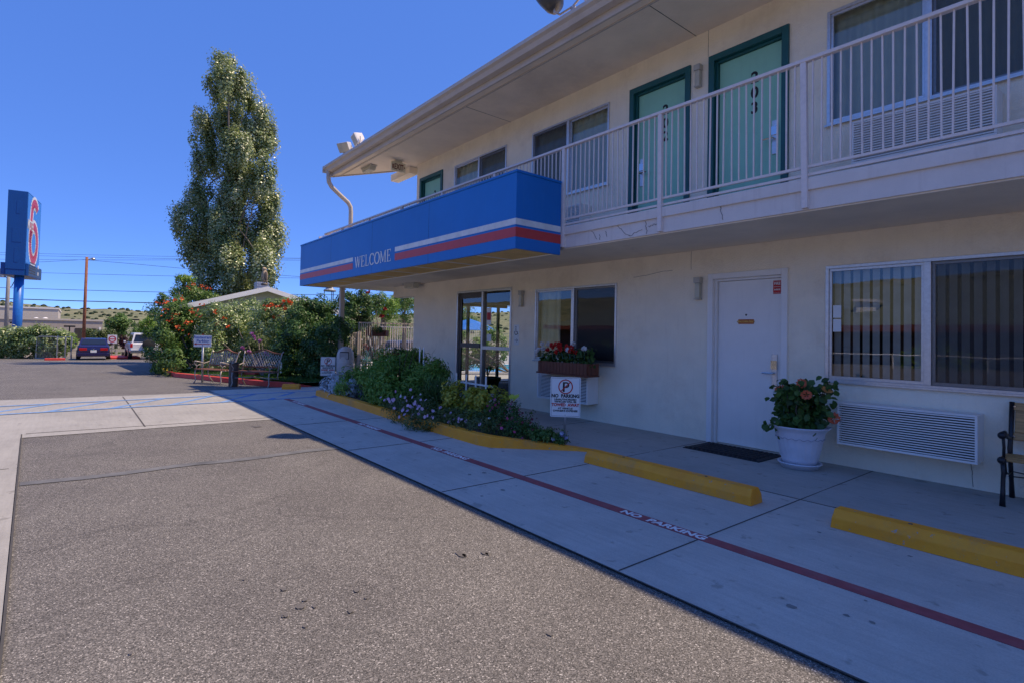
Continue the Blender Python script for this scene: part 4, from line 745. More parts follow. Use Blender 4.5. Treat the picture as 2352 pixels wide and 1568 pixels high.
# silver dusty miller
for (c, lab, sx) in (((-11.75, 4.62), 'silver-leaved dusty miller at the far left tip of the yellow-kerbed bed', .48), ((-10.95, 4.55), 'silver-leaved dusty miller second from the left tip of the yellow-kerbed bed', .36)):
    plant('dusty_miller', lab, 'plant', (*c, .07), [((c[0], c[1], .20), (sx, .32, .22)), ((c[0]-.1, c[1]+.1, .33), (sx*.5, .22, .16))], 1500, .10, G_SILV, group='silver dusty millers', clump=.12, nclump=30, aspect=.32, tpl=T_LEAF, up=1)
t, P, Nn = plant('yellow_daisy', 'loose yellow-flowered plant behind the silver plants', 'plant', (-11.5, 5.2, .08), [((-11.4, 5.15, .35), (.55, .30, .28)), ((-10.9, 5.3, .45), (.4, .25, .25))], 1300, .06, G_OLIVE, clump=.12, nclump=30, aspect=.35)
petals('flowers', P[RG.integers(len(P), size=46)]+[0, 0, .05], .022, P_YEL, t); stems_to(t, (-11.4, 5.15, .05), [(-11.7, 5.0, .75), (-11.5, 5.0, .85), (-11.35, 5.1, .7)], .006, M['greenpl'])
# grassy tuft
gt = thing('ornamental_grass', 'tuft of long arching dark green grass behind the pink flowers', 'grass plant', (-8.0, 4.95, .08)); n = 520
c = np.array([-8.0, 4.95, .08])+np.c_[RG.normal(size=(n, 2))*[.16, .12], np.zeros(n)]; d = np.c_[RG.normal(size=(n, 2))*.33, np.ones(n)*.8]; scatter('blades', c, d, unit(n)+np.array([0, -1, .3]), .38+.36*RG.random(n), .018, G_DARK, gt, T_BLADE)
# golden euonymus
t, P, Nn = plant('golden_euonymus', 'bushy golden green euonymus in front of the small white picket edging', 'shrub', (-6.9, 4.9, .09), [((-7.05, 4.85, .36), (.55, .34, .30)), ((-6.65, 4.95, .40), (.40, .30, .24))], 2100, .075, G_YEL, clump=.10, nclump=60, aspect=.55, tpl=T_LEAF, up=.9)
plant('green_edging_plant', 'low olive green plant under the golden euonymus', 'plant', (-6.8, 4.6, .09), [((-6.8, 4.62, .18), (.6, .25, .14))], 900, .05, G_OLIVE, clump=.09, nclump=30, aspect=.4)
# pink evening primrose
B = [((-7.6, 4.30, .18), (.95, .34, .20)), ((-6.9, 4.15, .16), (.75, .30, .16)), ((-8.0, 4.55, .26), (.55, .35, .22)), ((-7.1, 3.95, .09), (.55, .14, .09)), ((-6.1, 4.35, .18), (.5, .25, .14))]
t, P, Nn = plant('evening_primrose', 'sprawling pink evening primrose spilling over the yellow kerb', 'flowers', (-7.4, 4.3, .08), B, 6500, .055, G_OLIVE, clump=.12, nclump=120, aspect=.28, tpl=T_DIA)
pts = [(x+random.gauss(0, .05), y-.12, z+.05+random.uniform(0, .10)) for x, y, z in [tuple(P[i]) for i in RG.integers(len(P), size=400)] if y < 4.45 and z > .08][:62]
petals('flowers', pts, .026, P_PINK, t, T_FLOW, (.2, -.9, .5)); petals('flowers', [tuple(P[i]+[0, 0, .04]) for i in RG.integers(len(P), size=10)], .020, P_WHITE, t)
# dianthus, petunia, pansies at the tail
B = [((-5.9, 4.75, .24), (.52, .35, .20)), ((-5.45, 4.70, .16), (.42, .32, .12)), ((-6.25, 4.95, .28), (.35, .25, .20))]
t, P, Nn = plant('dianthus', 'mixed low dianthus with magenta and dark red blooms near the tail of the bed', 'flowers', (-5.9, 4.75, .09), B, 3400, .045, G_DARK, clump=.09, nclump=80, aspect=.35)
petals('flowers', [tuple(P[i]+[0, -.03, .05]) for i in RG.integers(len(P), size=30)], .021, P_MAG, t); petals('flowers', [tuple(P[i]+[0, 0, .05]) for i in RG.integers(len(P), size=26)], .018, leafmat('petal_dark_red', [(.14, .01, .03), (.25, .03, .06)]), t)
petals('flowers', [(-6.02, 5.0, .50), (-6.05, 4.97, .52), (-5.98, 5.0, .53)], .05, leafmat('petal_lime', [(.5, .6, .05), (.7, .7, .1)]), t)
plant('green_ground_plant', 'low fresh green leafy clump at the right end of the bed', 'plant', (-5.1, 4.72, .08), [((-5.15, 4.78, .12), (.33, .25, .09))], 1300, .045, G_MID, clump=.06, nclump=40, aspect=.5)
t, P, Nn = plant('petunia', 'tiny white and purple petunia beside the no parking sign post', 'flowers', (-4.93, 4.86, .05), [((-4.93, 4.86, .09), (.12, .09, .05))], 160, .035, G_DARK, clump=.04, nclump=8); petals('flowers', [tuple(P[i]+[0, -.01, .03]) for i in RG.integers(len(P), size=12)], .028, leafmat('petal_petunia', [(.10, .04, .30), (.8, .8, .9)]), t)
def picket(x0, n, step, y, zb, zt, zr, label):
    t = thing('picket_edging', label, 'fence', (x0, y, zb), group='white plastic picket edging'); a = MB(); a.bar((x0-.12, y, zr), (x0+step*(n-1)+.16, y, zr-.01), .028, .012, up=(0, 1, 0)); a.build('rail', M['white'], t, world=True)
    for k in range(n): a = MB(); a.bar((x0+step*k, y-.014, zb), (x0+step*k+random.uniform(-.01, .01), y-.014, zt+random.uniform(-.01, .01)), .032, .012, up=(0, 1, 0)); a.build('picket', M['white'], t, world=True)
picket(-7.86, 4, .285, 5.22, .06, .74, .60, 'low white picket edging behind the golden euonymus'); picket(-9.16, 2, .16, 5.22, .60, 1.16, .66, 'pair of white stakes poking out of the tall green shrub')
# ================================================================== BY THE ISLAND: benches, bins, signs
def iron_bench(foot, rz, label):
    t = thing('garden_bench', label, 'bench', foot, rz, group='cast iron garden benches with brown wood trim'); W_ = .52
    for x in (-W_, W_):
        a = MB(); a.tube([(x, -.30, 0), (x, -.24, .10), (x, -.27, .26), (x, -.25, .38)], [.02, .015, .015, .02], 7); a.build('leg', M['bronze'], t, smooth=True)
        a = MB(); a.tube([(x, .30, 0), (x, .20, .12), (x, .13, .26), (x, .15, .38)], [.02, .015, .015, .02], 7); a.build('leg', M['bronze'], t, smooth=True)
        a = MB(); a.tube([(x, -.25, .38), (x, -.22, .48), (x, -.30, .56), (x, -.28, .62), (x, -.16, .60), (x, .0, .55), (x, .17, .60)], [.014, .012, .016, .02, .016, .014, .014], 7); a.tube([(x, -.22, .48), (x, -.14, .52), (x, -.10, .46)], .01, 6); a.build('armrest', M['bronze'], t, smooth=True)
        a = MB(); a.tube([(x, .15, .38), (x, .19, .6), (x*1.05, .28, .88), (x*1.1, .31, .92)], [.02, .018, .016, .012], 7); a.tube([(x, -.25, .38), (x, .15, .38)], .016, 6); a.build('side_frame', M['bronze'], t, smooth=True)
    a = MB(); a.tube([(-W_, -.2, .22), (0, -.05, .26), (W_, -.2, .22)], .01, 6); a.tube([(-W_, .14, .2), (0, 0, .25), (W_, .14, .2)], .01, 6); a.build('stretcher', M['bronze'], t)
    a = MB()
    for k in range(5): a.box(-W_-.02, W_+.02, -.29+.09*k, -.225+.09*k, .385, .41)
    a.build('seat', M['brownwood'], t, bevel=.006)
    b = MB(); N_k = 14; arch = lambda u: .86+.10*math.exp(-(u/.45)**2); yb = lambda z: .17+.11*(z-.48)/.4
    ptsb = [(W_*u, yb(arch(u)), arch(u)) for u in np.linspace(-1, 1, 15)]
    for p, q in zip(ptsb, ptsb[1:]): b.bar(p, q, .03, .055, up=(0, 1, 0))
    b.bar((-W_, yb(.50), .50), (W_, yb(.50), .50), .03, .055, up=(0, 1, 0)); b.build('back_rail', M['brownwood'], t)
    l = MB()
    for k in range(-6, N_k+7):
        for s_ in (1, -1):
            P = []
            for j in range(9):
                v = j/8; u = -1+2*k/N_k+s_*v*.45
                if -1 < u < 1: z = .52+(arch(u)-.55)*v; P.append((W_*u, yb(z)+.004*s_, z))
            if len(P) > 1: l.tube(P, .008, 4)
    l.build('lattice', M['bronze'], t); return t
iron_bench((-17.15, 3.24, gz(-17.1)), math.atan2(.45, .9), 'left one of two cast iron benches by the red kerb, standing in the sun')
iron_bench((-15.38, 3.86, gz(-15.3)), math.atan2(.62, .68), 'right one of two cast iron benches by the red kerb, nearer the yellow block')
ab = thing('ash_bin', 'narrow brown cylindrical ash bin between the two iron benches', 'ash bin', (-15.72, 3.38, gz(-15.7))); a = MB(); a.lathe([(0, 0), (.115, 0), (.115, .60), (.105, .60), (.105, .58), (0, .58)], n=28, nf=28); a.build('bin_body', mat('brown_bin', (.10, .07, .055), .6, var=.2, scale=20), ab, smooth=False); a = MB(); a.lathe([(.10, .585), (.119, .60), (.119, .625), (.10, .63)], n=28); a.build('rim', M['iron'], ab)
tb = thing('litter_bin', 'pale grey domed litter bin beside the dark round hedge', 'litter bin', (-14.22, 5.80, gz(-14.2)), math.radians(52)); R_ = .225; a = MB(); a.lathe([(0, 0), (R_, 0), (R_, .66)], n=40); a.build('bin_body', M['grey'], tb, smooth=True)
a = MB(); a.lathe([(R_+.004, .64), (R_+.004, .78), (R_*.97, .88), (R_*.80, .98), (R_*.5, 1.045), (0, 1.07)], n=40); a.build('dome_lid', M['grey'], tb, smooth=True)
a = MB(); a.obox((.03, -R_*.93, .83), (.11, 0, 0), (0, .02, .012), (0, -.012, .085)); a.build('flap', mat('flap_grey', (.38, .37, .36), .5), tb, bevel=.008); a = MB(); a.obox((.03, -R_*.93+.004, .83), (.118, 0, 0), (0, .018, .012), (0, -.012, .094)); a.build('flap_frame', M['iron'], tb, bevel=.008)
rp = thing('restaurant_parking_sign', 'white sign with blue words Restaurant Parking and a left arrow behind the left iron bench', 'sign', (-17.85, 2.99, gz(-17.8)), math.radians(56))
a = MB(); a.tube([(.02, .02, 0), (.0, .02, 1.10)], .03, 8); a.build('post', M['steel'], rp, smooth=True); a = MB(); a.box(-.245, .245, -.003, .003, 1.02, 1.35); a.build('panel', M['signwhite'], rp, bevel=.002)
a = MB(); a.text('Restaurant', .115, (0, -.0045, 1.255), (1, 0, 0), (0, 0, 1), bold=.002, align='CENTER'); a.text('Parking', .115, (0, -.0045, 1.15), (1, 0, 0), (0, 0, 1), bold=.002, align='CENTER'); a.build('lettering', M['blueink'], rp)
a = MB(); a.bar((-.18, -.0045, 1.10), (.2, -.0045, 1.10), .02, .001, up=(0, 1, 0)); a.prism([(-.24, 1.10), (-.17, 1.135), (-.17, 1.065)], (0, -.0055, 0), (1, 0, 0), (0, 0, 1), (0, 1, 0), .002); a.build('arrow', M['redink'], rp)
rk = thing('red_kerb', 'long red painted kerb curving in front of the flowering hedge', 'kerb', (-17.85, 3.45, gz(-17.8)))
RKP = [(-24.6, 4.2), (-24.3, 3.2), (-23.6, 2.78), (-22.5, 2.68), (-21.0, 2.75), (-19.5, 3.1), (-17.85, 3.42), (-16.3, 3.80), (-15.1, 4.12), (-14.5, 4.5), (-14.45, 5.0)]
kerb(rk, *dense(RKP, [.14]*9+[.12, .03]), .16, M['redkerb'])
isl = MB(); ip = [(x+.05, y+.14) for x, y in RKP]+[(-14.6, 7.3), (-24.6, 7.3)]
isl.add([(x, y, gz(x)+.12 if y < 7 else gz(x)+.10) for x, y in ip], [tuple(range(len(ip)))]); struct('island_lawn', isl, mat('lawn_base', (.06, .12, .025), .95, var=.3, scale=6))
n = 16000; gp = np.c_[-23.5+9*RG.random(n), 3.2+2.2*RG.random(n), np.zeros(n)]; gp[:, 1] = np.maximum(gp[:, 1], np.interp(gp[:, 0], [p[0] for p in RKP[2:10]], [p[1] for p in RKP[2:10]])+.2); gp[:, 2] = np.maximum(-.85, np.minimum(0, -.0222*(-12-gp[:, 0])))+.11
go = scatter('lawn_grass', gp, np.c_[RG.normal(size=(n, 2))*.4, np.ones(n)], unit(n), .06+.05*RG.random(n), .012, M['grassm'], None, T_DIA); tag(go, kind='stuff')
rb = thing('red_kerb_block', 'short red kerb block lying on the lawn behind the benches', 'kerb', (-18.6, 4.3, gz(-18.6)+.11), math.radians(25)); a = MB(); a.box(-.6, .6, -.09, .09, 0, .14); a.build('block', M['redkerb'], rb, bevel=.02)
# ================================================================== HEDGES AND SHRUBS (sized at their own distance)
def blob(px, py, dep, rpx, rpy, ry=None):
    c = at(px, py, dep); s = dep/F; return (tuple(c), (rpx*s*1.05, ry if ry else rpx*s, rpy*s))
def hedge(name, label, cat, blobs, n, L, m, foot, stems=8, group=None, **k):
    t, P, Nn = plant(name, label, cat, foot, blobs, n, L, m, group=group, **k)
    if stems: stems_to(t, foot, [tuple(P[i]) for i in RG.integers(len(P), size=stems)], .03)
    return t, P, Nn
def surf(P, Nn, k, cond=lambda p: True):
    # points near the outside, on the side of the light and the lot
    c = P.mean(0); sc_ = ((P-c)/P.std(0)); r = np.linalg.norm(sc_, axis=1)+.35*(-sc_[:, 1])+.25*sc_[:, 0]; idx = np.argsort(-r)[:max(k*6, 60)]; idx = RG.permutation(idx); out = [tuple(P[i]+np.array([.05, -.08, .06])) for i in idx if cond(P[i])]; return out[:k]
B = [blob(400, 780, 20.5, 36, 78, 1.0), blob(384, 830, 19.6, 22, 40, .5), blob(390, 715, 21.0, 30, 46, .6), blob(404, 735, 20.2, 34, 40, .6), blob(428, 765, 20.0, 44, 56, .9), blob(425, 830, 18.8, 44, 48, .6), blob(432, 676, 27.5, 42, 18, .9), blob(462, 694, 27.5, 38, 20, .9)]
t, P, Nn = hedge('trumpet_vine', 'tall trumpet vine thicket with orange-red flowers, leftmost of the hedge', 'vine', B, 32000, .10, G_MID, (-22.3, 3.6, -.1), 14, clump=.26, nclump=150, aspect=.5, shell=.72)
cs = []
for px, py, s_ in ((466, 660, 3), (480, 664, 3), (447, 652, 2), (435, 662, 1), (368, 700, 1), (362, 697, 1), (380, 713, 2), (375, 736, 1), (400, 690, 2), (420, 689, 2), (390, 740, 2), (410, 752, 1), (378, 776, 2), (395, 800, 1), (430, 740, 2), (445, 716, 2), (420, 760, 1), (372, 790, 1), (440, 770, 1), (405, 725, 2), (384, 697, 2), (468, 700, 1), (460, 725, 1)):
    for _ in range(s_*4): cs.append(tuple(at(px+random.gauss(0, 4.5), py+random.gauss(0, 3.2), (19.3 if py > 668 else 26.4)+.5*random.random())))
petals('flowers', cs, .042, P_ORANGE, t, T_BALL)
B = [blob(520, 760, 19.8, 68, 62, .9), blob(570, 742, 20.2, 48, 52, .8), blob(505, 815, 19.0, 62, 45, .6), blob(600, 790, 19.6, 50, 62, .8)]
t, P, Nn = hedge('flowering_hedge', 'sunlit light green hedge behind the two iron benches', 'hedge', B, 26000, .085, G_HEDGE, (-20.0, 5.0, -.08), 12, clump=.25, nclump=170, aspect=.55, shell=.72)
petals('flowers', [tuple(at(px+random.gauss(0, 2.5), py+random.gauss(0, 2.5), 18.9)) for px, py in ((497, 717), (515, 733), (500, 745), (525, 752), (490, 762), (470, 770)) for _ in range(5)], .05, P_ORANGE, t, T_BALL)
B = [blob(640, 745, 19.2, 46, 58, .8), blob(672, 725, 19.4, 34, 40, .6)]
t, P, Nn = hedge('orange_flower_shrub', 'upright shrub with red-orange tips between the pale hedge and the dark round hedge', 'shrub', B, 12000, .09, G_HEDGE, (-18.2, 6.6, -.05), 8, clump=.24, nclump=80, aspect=.5, shell=.7)
petals('flowers', [tuple(at(px+random.gauss(0, 3), py+random.gauss(0, 3), 18.6)) for px, py in ((652, 693), (660, 690), (668, 697), (640, 705), (626, 704), (632, 730), (655, 710), (612, 706)) for _ in range(6)], .05, P_ORANGE, t, T_BALL)
B = [blob(715, 800, 16.8, 66, 72, 1.0), blob(700, 740, 17.4, 48, 50, .8), blob(772, 790, 16.6, 50, 58, .5), blob(665, 820, 16.4, 32, 50, .5), blob(730, 850, 15.6, 52, 32, .4), blob(735, 712, 17.6, 36, 24, .5), blob(735, 800, 15.4, 40, 56, .35), blob(780, 762, 15.35, 24, 26, .22)]
t, P, Nn = hedge('dark_hedge', 'big dark green rounded hedge to the left of the litter bin', 'hedge', B, 34000, .085, G_DARK, (-16.4, 6.2, 0), 14, clump=.24, nclump=220, aspect=.6, shell=.74)
B = [blob(812, 730, 17.8, 34, 40, .5), blob(830, 705, 18.0, 30, 34, .5), blob(800, 690, 17.9, 22, 20, .4), blob(822, 780, 17.8, 18, 60, .3), blob(855, 700, 18.6, 20, 22, .4)]
t, P, Nn = hedge('climbing_rose', 'loose dark climbing rose over the corner post of the pool fence', 'rose', B, 9000, .075, G_DARK, (-16.6, 8.0, -.05), 12, clump=.20, nclump=110, aspect=.6, shell=.6)
petals('flowers', [tuple(at(px+random.gauss(0, 1.5), py+random.gauss(0, 1.5), 17.3)) for px, py in ((846, 674), (886, 712), (878, 728), (840, 794), (843, 799)) for _ in range(6)], .05, leafmat('petal_crimson', [(.25, .01, .01), (.4, .02, .02)]), t, T_BALL)
B = [blob(575, 825, 17.2, 30, 42, .4), blob(592, 800, 17.4, 22, 34, .4)]
t, P, Nn = hedge('butterfly_bush', 'grey-green butterfly bush with pink flower spikes behind the benches', 'shrub', B, 4200, .08, G_OLIVE, (-17.6, 4.6, 0), 10, clump=.18, nclump=60, aspect=.3, shell=.5)
pts = [];
for (ax, ay), (bx_, by_) in (((580, 766), (588, 780)), ((571, 806), (576, 812)), ((556, 797), (560, 801)), ((596, 782), (598, 786)), ((610, 808), (618, 816)), ((632, 806), (640, 816)), ((626, 822), (630, 826))):
    for k in range(26): u_ = random.random(); pts.append(tuple(at(ax+(bx_-ax)*u_+random.gauss(0, 1.1), ay+(by_-ay)*u_+random.gauss(0, .8), 16.7)))
petals('flowers', pts, .035, leafmat('petal_lilac', [(.50, .16, .40), (.70, .35, .62)]), t, T_BALL)
B = [blob(640, 850, 16.2, 26, 22, .3), blob(648, 830, 16.4, 14, 14, .3)]; plant('fresh_green_shrub', 'small fresh green shrub at the lawn edge below the dark hedge', 'shrub', (-16.3, 5.0, 0), B, 2400, .07, G_LIME, clump=.14, nclump=40, aspect=.5)
wp = thing('white_marker_post', 'short white post in front of the dark hedge right of the benches', 'post', tuple(at(645, 856, 15.9))); a = MB(); a.box(-.04, .04, -.02, .02, 0, .34); a.build('post', M['white'], wp, bevel=.01)
B = [blob(400, 862, 18.6, 18, 14, .3), blob(382, 868, 18.9, 12, 12, .3)]; t, P, Nn = plant('orange_lantana', 'low yellow-orange flowered plant at the left end of the red kerb', 'flowers', (-22.3, 3.1, -.1), B, 1500, .06, G_OLIVE, clump=.12, nclump=20, aspect=.4); petals('flowers', surf(P, Nn, 60), .03, P_YEL, t)
# ================================================================== LOW BUILDING BEHIND THE HEDGE
lb = thing('low_building', 'low cream gabled building with white barge boards behind the flowering hedge', 'building', (-25, 6.6, -.3))
a = MB(); yl, yr, yp, zl, zp = 3.9, 9.3, 6.5, 2.42, 3.20
a.prism([(yl, -.4), (yr, -.4), (yr, zl-.02), (yp, zp-.06), (yl, zl-.02)], (-33, 0, 0), (0, 1, 0), (0, 0, 1), (1, 0, 0), 8.0); a.build('wall', M['greenwall'], lb, world=True)
def roof_half(ya, za, yb, zb, nm, m, x0, x1, th, dz): q = MB(); q.prism([(ya, za+dz), (yb, zb+dz), (yb, zb+dz+th), (ya, za+dz+th)], (x0, 0, 0), (0, 1, 0), (0, 0, 1), (x1-x0, 0, 0), 1); return q
s1 = (zp-zl)/(yp-yl)
r = roof_half(yl-.55, zl-.55*s1, yp, zp, '', 0, -33.4, -24.62, .07, 0); r2 = roof_half(yp, zp, yr+.6, zl-.6*(zp-zl)/(yr-yp), '', 0, -33.4, -24.62, .07, 0); r.add(r2.v, r2.f); r.build('roof', M['shingle'], lb, world=True)
b = roof_half(yl-.55, zl-.55*s1, yp, zp, '', 0, -24.61, -24.57, .20, -.12); b2 = roof_half(yp, zp, yr+.6, zl-.6*(zp-zl)/(yr-yp), '', 0, -24.61, -24.57, .20, -.12); b.add(b2.v, b2.f); b.build('barge_board', M['white'], lb, world=True)
a = MB(); a.box(-33.3, -24.5, yl-.70, yl-.56, zl-.55*s1-.06, zl-.55*s1+.08); a.tube([(-24.7, yl-.62, zl-.2), (-24.7, yl-.45, zl-.35), (-24.75, yl-.08, zl-.45), (-24.75, yl-.06, -.2)], .045, 8); a.build('gutter', M['white'], lb, world=True)
a = MB(); c = at(603, 650, 25); a.box(c.x-.4, c.x+.1, c.y-.25, c.y+.25, 3.0, 3.62)
for k in range(4): a.box(c.x-.42, c.x+.12, c.y-.27, c.y+.27, 3.2+.11*k, 3.24+.11*k)
a.build('roof_vent', M['alu'], lb, world=True)
ow = thing('owl_statue', 'brown and cream bird of prey decoy standing on the ridge of the low roof', 'statue', tuple(at(607, 656, 23.5))); a = MB(); a.lathe([(0, 0), (.13, .0), (.14, .06), (.10, .10)], n=14); a.build('perch', M['bark'], ow); a = MB(); a.ball((0, 0, .40), .15, 8, (1, .9, 1.9)); a.ball((0, -.02, .70), .095, 8, (1, 1, 1)); a.tube([(0, .05, .3), (0, .12, .05)], [.06, .02], 6); a.build('body', mat('owl_feathers', (.42, .32, .20), .8, var=.5, scale=14), ow, smooth=True)
a = MB(); a.ball((-.13, .02, .40), .08, 6, (.5, .9, 2.6)); a.ball((.13, .02, .40), .08, 6, (.5, .9, 2.6)); a.build('wing', mat('owl_wing', (.13, .10, .08), .8, var=.4, scale=20), ow, smooth=True); a = MB(); a.tube([(0, -.10, .71), (0, -.15, .68)], [.025, .002], 6); a.build('beak', M['iron'], ow)
# ================================================================== POPLAR AND OTHER TREES
def tree(name, label, foot, trunk_top, blobs, n, L, m, rt=.2, group=None, limbs=9, barkm=None, **k):
    t = thing(name, label, 'tree', foot, group=group); o, P, Nn = leafy('crown', blobs, n, L, m, t, **k); f = Vector(foot); tt = Vector(trunk_top)
    a = MB(); a.tube([f, f.lerp(tt, .35)+Vector((.05, 0, 0)), f.lerp(tt, .7), tt], [rt, rt*.75, rt*.45, rt*.15], 9)
    for i in RG.integers(len(blobs), size=limbs):
        c = Vector(blobs[i][0]); u_ = random.uniform(.2, .75); st = f.lerp(tt, u_); a.tube([st, st.lerp(c, .5)+Vector((0, 0, .2)), c], [rt*.35, rt*.2, rt*.06], 5)
    a.build('trunk', barkm or M['bark'], t, world=True, smooth=True); return t, P
D0 = 31; PB = []
for (x, y, rx, ry) in ((525, 175, 26, 34), (503, 210, 22, 40), (560, 210, 34, 40), (520, 270, 48, 50), (585, 275, 38, 48), (468, 300, 26, 46), (610, 330, 30, 52), (545, 350, 60, 60), (475, 375, 34, 50), (600, 400, 36, 46), (540, 440, 68, 60), (455, 450, 34, 44), (610, 470, 36, 52), (432, 510, 32, 46), (500, 520, 66, 60), (590, 540, 58, 60), (448, 575, 38, 44), (622, 540, 30, 60), (525, 610, 70, 56), (610, 615, 44, 52), (470, 640, 42, 34), (560, 665, 60, 30), (525, 690, 90, 26), (530, 520, 46, 110), (540, 380, 40, 90), (522, 150, 14, 22), (470, 560, 40, 60), (590, 640, 50, 40)):
    dd_ = D0+random.uniform(-1.3, 1.3); PB.append(blob(x, y, dd_, max(8, rx*.80), max(8, ry*.95), .8))
pf = at(530, 780, D0); pf.z = gz(pf.x)
tree('poplar_tree', 'tall columnar poplar tree rising behind the low cream building', tuple(pf), tuple(at(525, 190, D0)), PB, 135000, .12, G_POP, .18, limbs=26, clump=.36, nclump=720, aspect=.85, shell=.35, up=.9, stretch=2.1)
def bgtree(px, py, dep, rpx, rpy, label, m, n=3500, name='leafy_tree', L=None, group='trees behind the pool', extra=()):
    f = at(px, py, dep); f.z = gz(f.x); B = [blob(px, py, dep, rpx*.75, rpy*.75)]+[blob(px+random.uniform(-.5, .5)*rpx, py+random.uniform(-.55, .55)*rpy, dep+random.uniform(-.5, .5)*rpx*dep/F, rpx*random.uniform(.35, .55), rpy*random.uniform(.3, .5)) for _ in range(7)]+list(extra)
    s = dep/F; return tree(name, label, tuple(f), tuple(at(px, py-rpy*.5, dep)), B, n, L or max(.07, 2.6*s), m, .16, group, 6, clump=max(.2, rpx*s*.22), nclump=90, aspect=.65, shell=.6)
bgtree(880, 700, 27, 40, 42, 'yellow-green leafy tree seen under the gallery, behind the pool fence', G_LIME, 6500); bgtree(930, 705, 30, 42, 44, 'darker tree between the building corner and the yellow-green tree behind the pool', G_MID, 6500); bgtree(905, 770, 34, 60, 40, 'low pale green tree behind the silver car', G_LIME, 5000)
bgtree(985, 715, 33, 42, 50, 'tree seen through the glass entrance, left one', G_LIME, 5000); bgtree(1060, 715, 33, 45, 60, 'tree seen through the glass entrance, right one', G_MID, 6000); bgtree(700, 690, 60, 18, 14, 'small far tree above the low roof', G_MID, 900); bgtree(775, 705, 45, 26, 18, 'far tree behind the pale column', G_MID, 1500)
bgtree(425, 640, 27, 26, 10, 'feathery branch of a locust tree poking over the trumpet vine', G_LIME, 900, 'locust_tree', .09, None)
# ================================================================== POOL YARD
fn = thing('pool_fence', 'tall grey iron picket fence with a thick corner post around the pool', 'fence', (-17.5, 7.75, gz(-17.5)))
FA, FB = Vector((-16.55, 7.2, 0)), Vector((-11.9, 10.6, 0)); FA = at(822, 850, 16.6); FA.z = 0; FB = at(962, 850, 17.6); FB.z = 0
for z in (.1, 1.78): a = MB(); a.bar(FA+Vector((0, 0, z-.08)), FB+Vector((0, 0, z-.08)), .04); a.build('fence_rail', M['rail'], fn, world=True)
a = MB()
for k in range(31): p = FA.lerp(FB, k/30); a.bar(p+Vector((0, 0, -.05)), p+Vector((0, 0, 1.72)), .02)
a.build('pickets', M['rail'], fn, world=True); a = MB(); a.bar(FA+Vector((0, 0, -.1)), FA+Vector((0, 0, 1.42)), .10); a.build('corner_post', M['rail'], fn, world=True); FC = at(800, 850, 16.4); FC.z = 0; a = MB()
for k in range(1, 6): p = FA.lerp(FC, k/6); a.bar(p+Vector((0, 0, -.05)), p+Vector((0, 0, 1.4)), .02)
a.bar(FA+Vector((0, 0, 1.38)), FC+Vector((0, 0, 1.38)), .03); a.build('side_pickets', M['rail'], fn, world=True)
f2 = thing('far_pool_fence', 'lower pale picket fence beyond the pool in front of the silver car', 'fence', tuple(at(900, 800, 27))); G1 = at(815, 800, 26); G2 = at(1120, 800, 29); a = MB()
for k in range(62): p = G1.lerp(G2, k/61); a.bar((p.x, p.y, -.3), (p.x, p.y, 1.72), .018)
a.build('pickets', M['rail'], f2, world=True); a = MB(); a.bar((G1.x, G1.y, 1.7), (G2.x, G2.y, 1.7), .04); a.bar((G1.x, G1.y, 0), (G2.x, G2.y, 0), .04); a.build('fence_rail', M['rail'], f2, world=True)
pd = MB(); pd.add([(-14.3, 7.35, -.02), (-24.5, 7.35, -.25), (-40, 30, -.35), (-8, 30, -.02), (-12.0, 16, 0)], [(0, 4, 3, 2, 1)]); struct('pool_deck', pd, mat('pool_deck', (.42, .40, .36), .8, var=.08))
pc0, pc1, pc2, pc3 = [Vector((*q, 0)) for q in ((-18.2, 10.2), (-22.8, 13.0), (-20.0, 18.0), (-15.0, 15.0))]
pw = MB(); pw.add([(q.x, q.y, -.09+.004) for q in (pc0, pc3, pc2, pc1)], [(0, 1, 2, 3)]); struct('pool_water', pw, M['water'])
cp = MB()
for q, s_ in ((pc0, pc1), (pc1, pc2), (pc2, pc3), (pc3, pc0)): cp.bar((q.x, q.y, -.03), (s_.x, s_.y, -.03), .32, .08)
struct('pool_coping', cp, M['white'])
def hang_box(px, py, label):
    c = at(px, py, 16.9 if px < 890 else 17.2); t = thing('fence_flower_box', label, 'flower box', tuple(c), math.radians(36), group='flower boxes hung on the pool fence'); a = MB(); a.box(-.36, .36, -.10, .10, -.10, .09); a.build('box', M['boxwood'], t, bevel=.01); leafy('foliage', [(tuple(c+Vector((0, 0, .13))), (.38, .16, .09))], 700, .05, G_DARK, t, clump=.07, nclump=24)
hang_box(866, 765, 'dark red flower box hung on the pool fence, upper left one'); hang_box(914, 815, 'dark red flower box hung on the pool fence, lower right one')
def plastic_chair(c, rz, label):
    t = thing('plastic_chair', label, 'chair', c, rz, group='green plastic chairs by the pool'); a = MB(); a.box(-.24, .24, -.24, .24, .40, .43); a.build('seat', M['greenpl'], t, bevel=.01); a = MB()
    for k in range(7): a.bar((-.18+.06*k, .24, .43), (-.21+.07*k, .32, .84-.01*(k-3)**2), .03, .012, up=(0, 1, 0))
    a.tube([(-.24+.08*k, .33, .78+.08*math.sin(math.pi*k/6)) for k in range(7)], .018, 6); a.build('backrest', M['greenpl'], t)
    for x, y in ((-.22, -.22), (.22, -.22), (-.22, .22), (.22, .22)): a = MB(); a.bar((x, y, .41), (x*1.12, y*1.12, 0), .035); a.build('leg', M['greenpl'], t)
    for s_ in (-1, 1): a = MB(); a.tube([(s_*.26, -.22, .41), (s_*.28, -.20, .63), (s_*.27, .28, .66)], .018, 6); a.build('armrest', M['greenpl'], t)
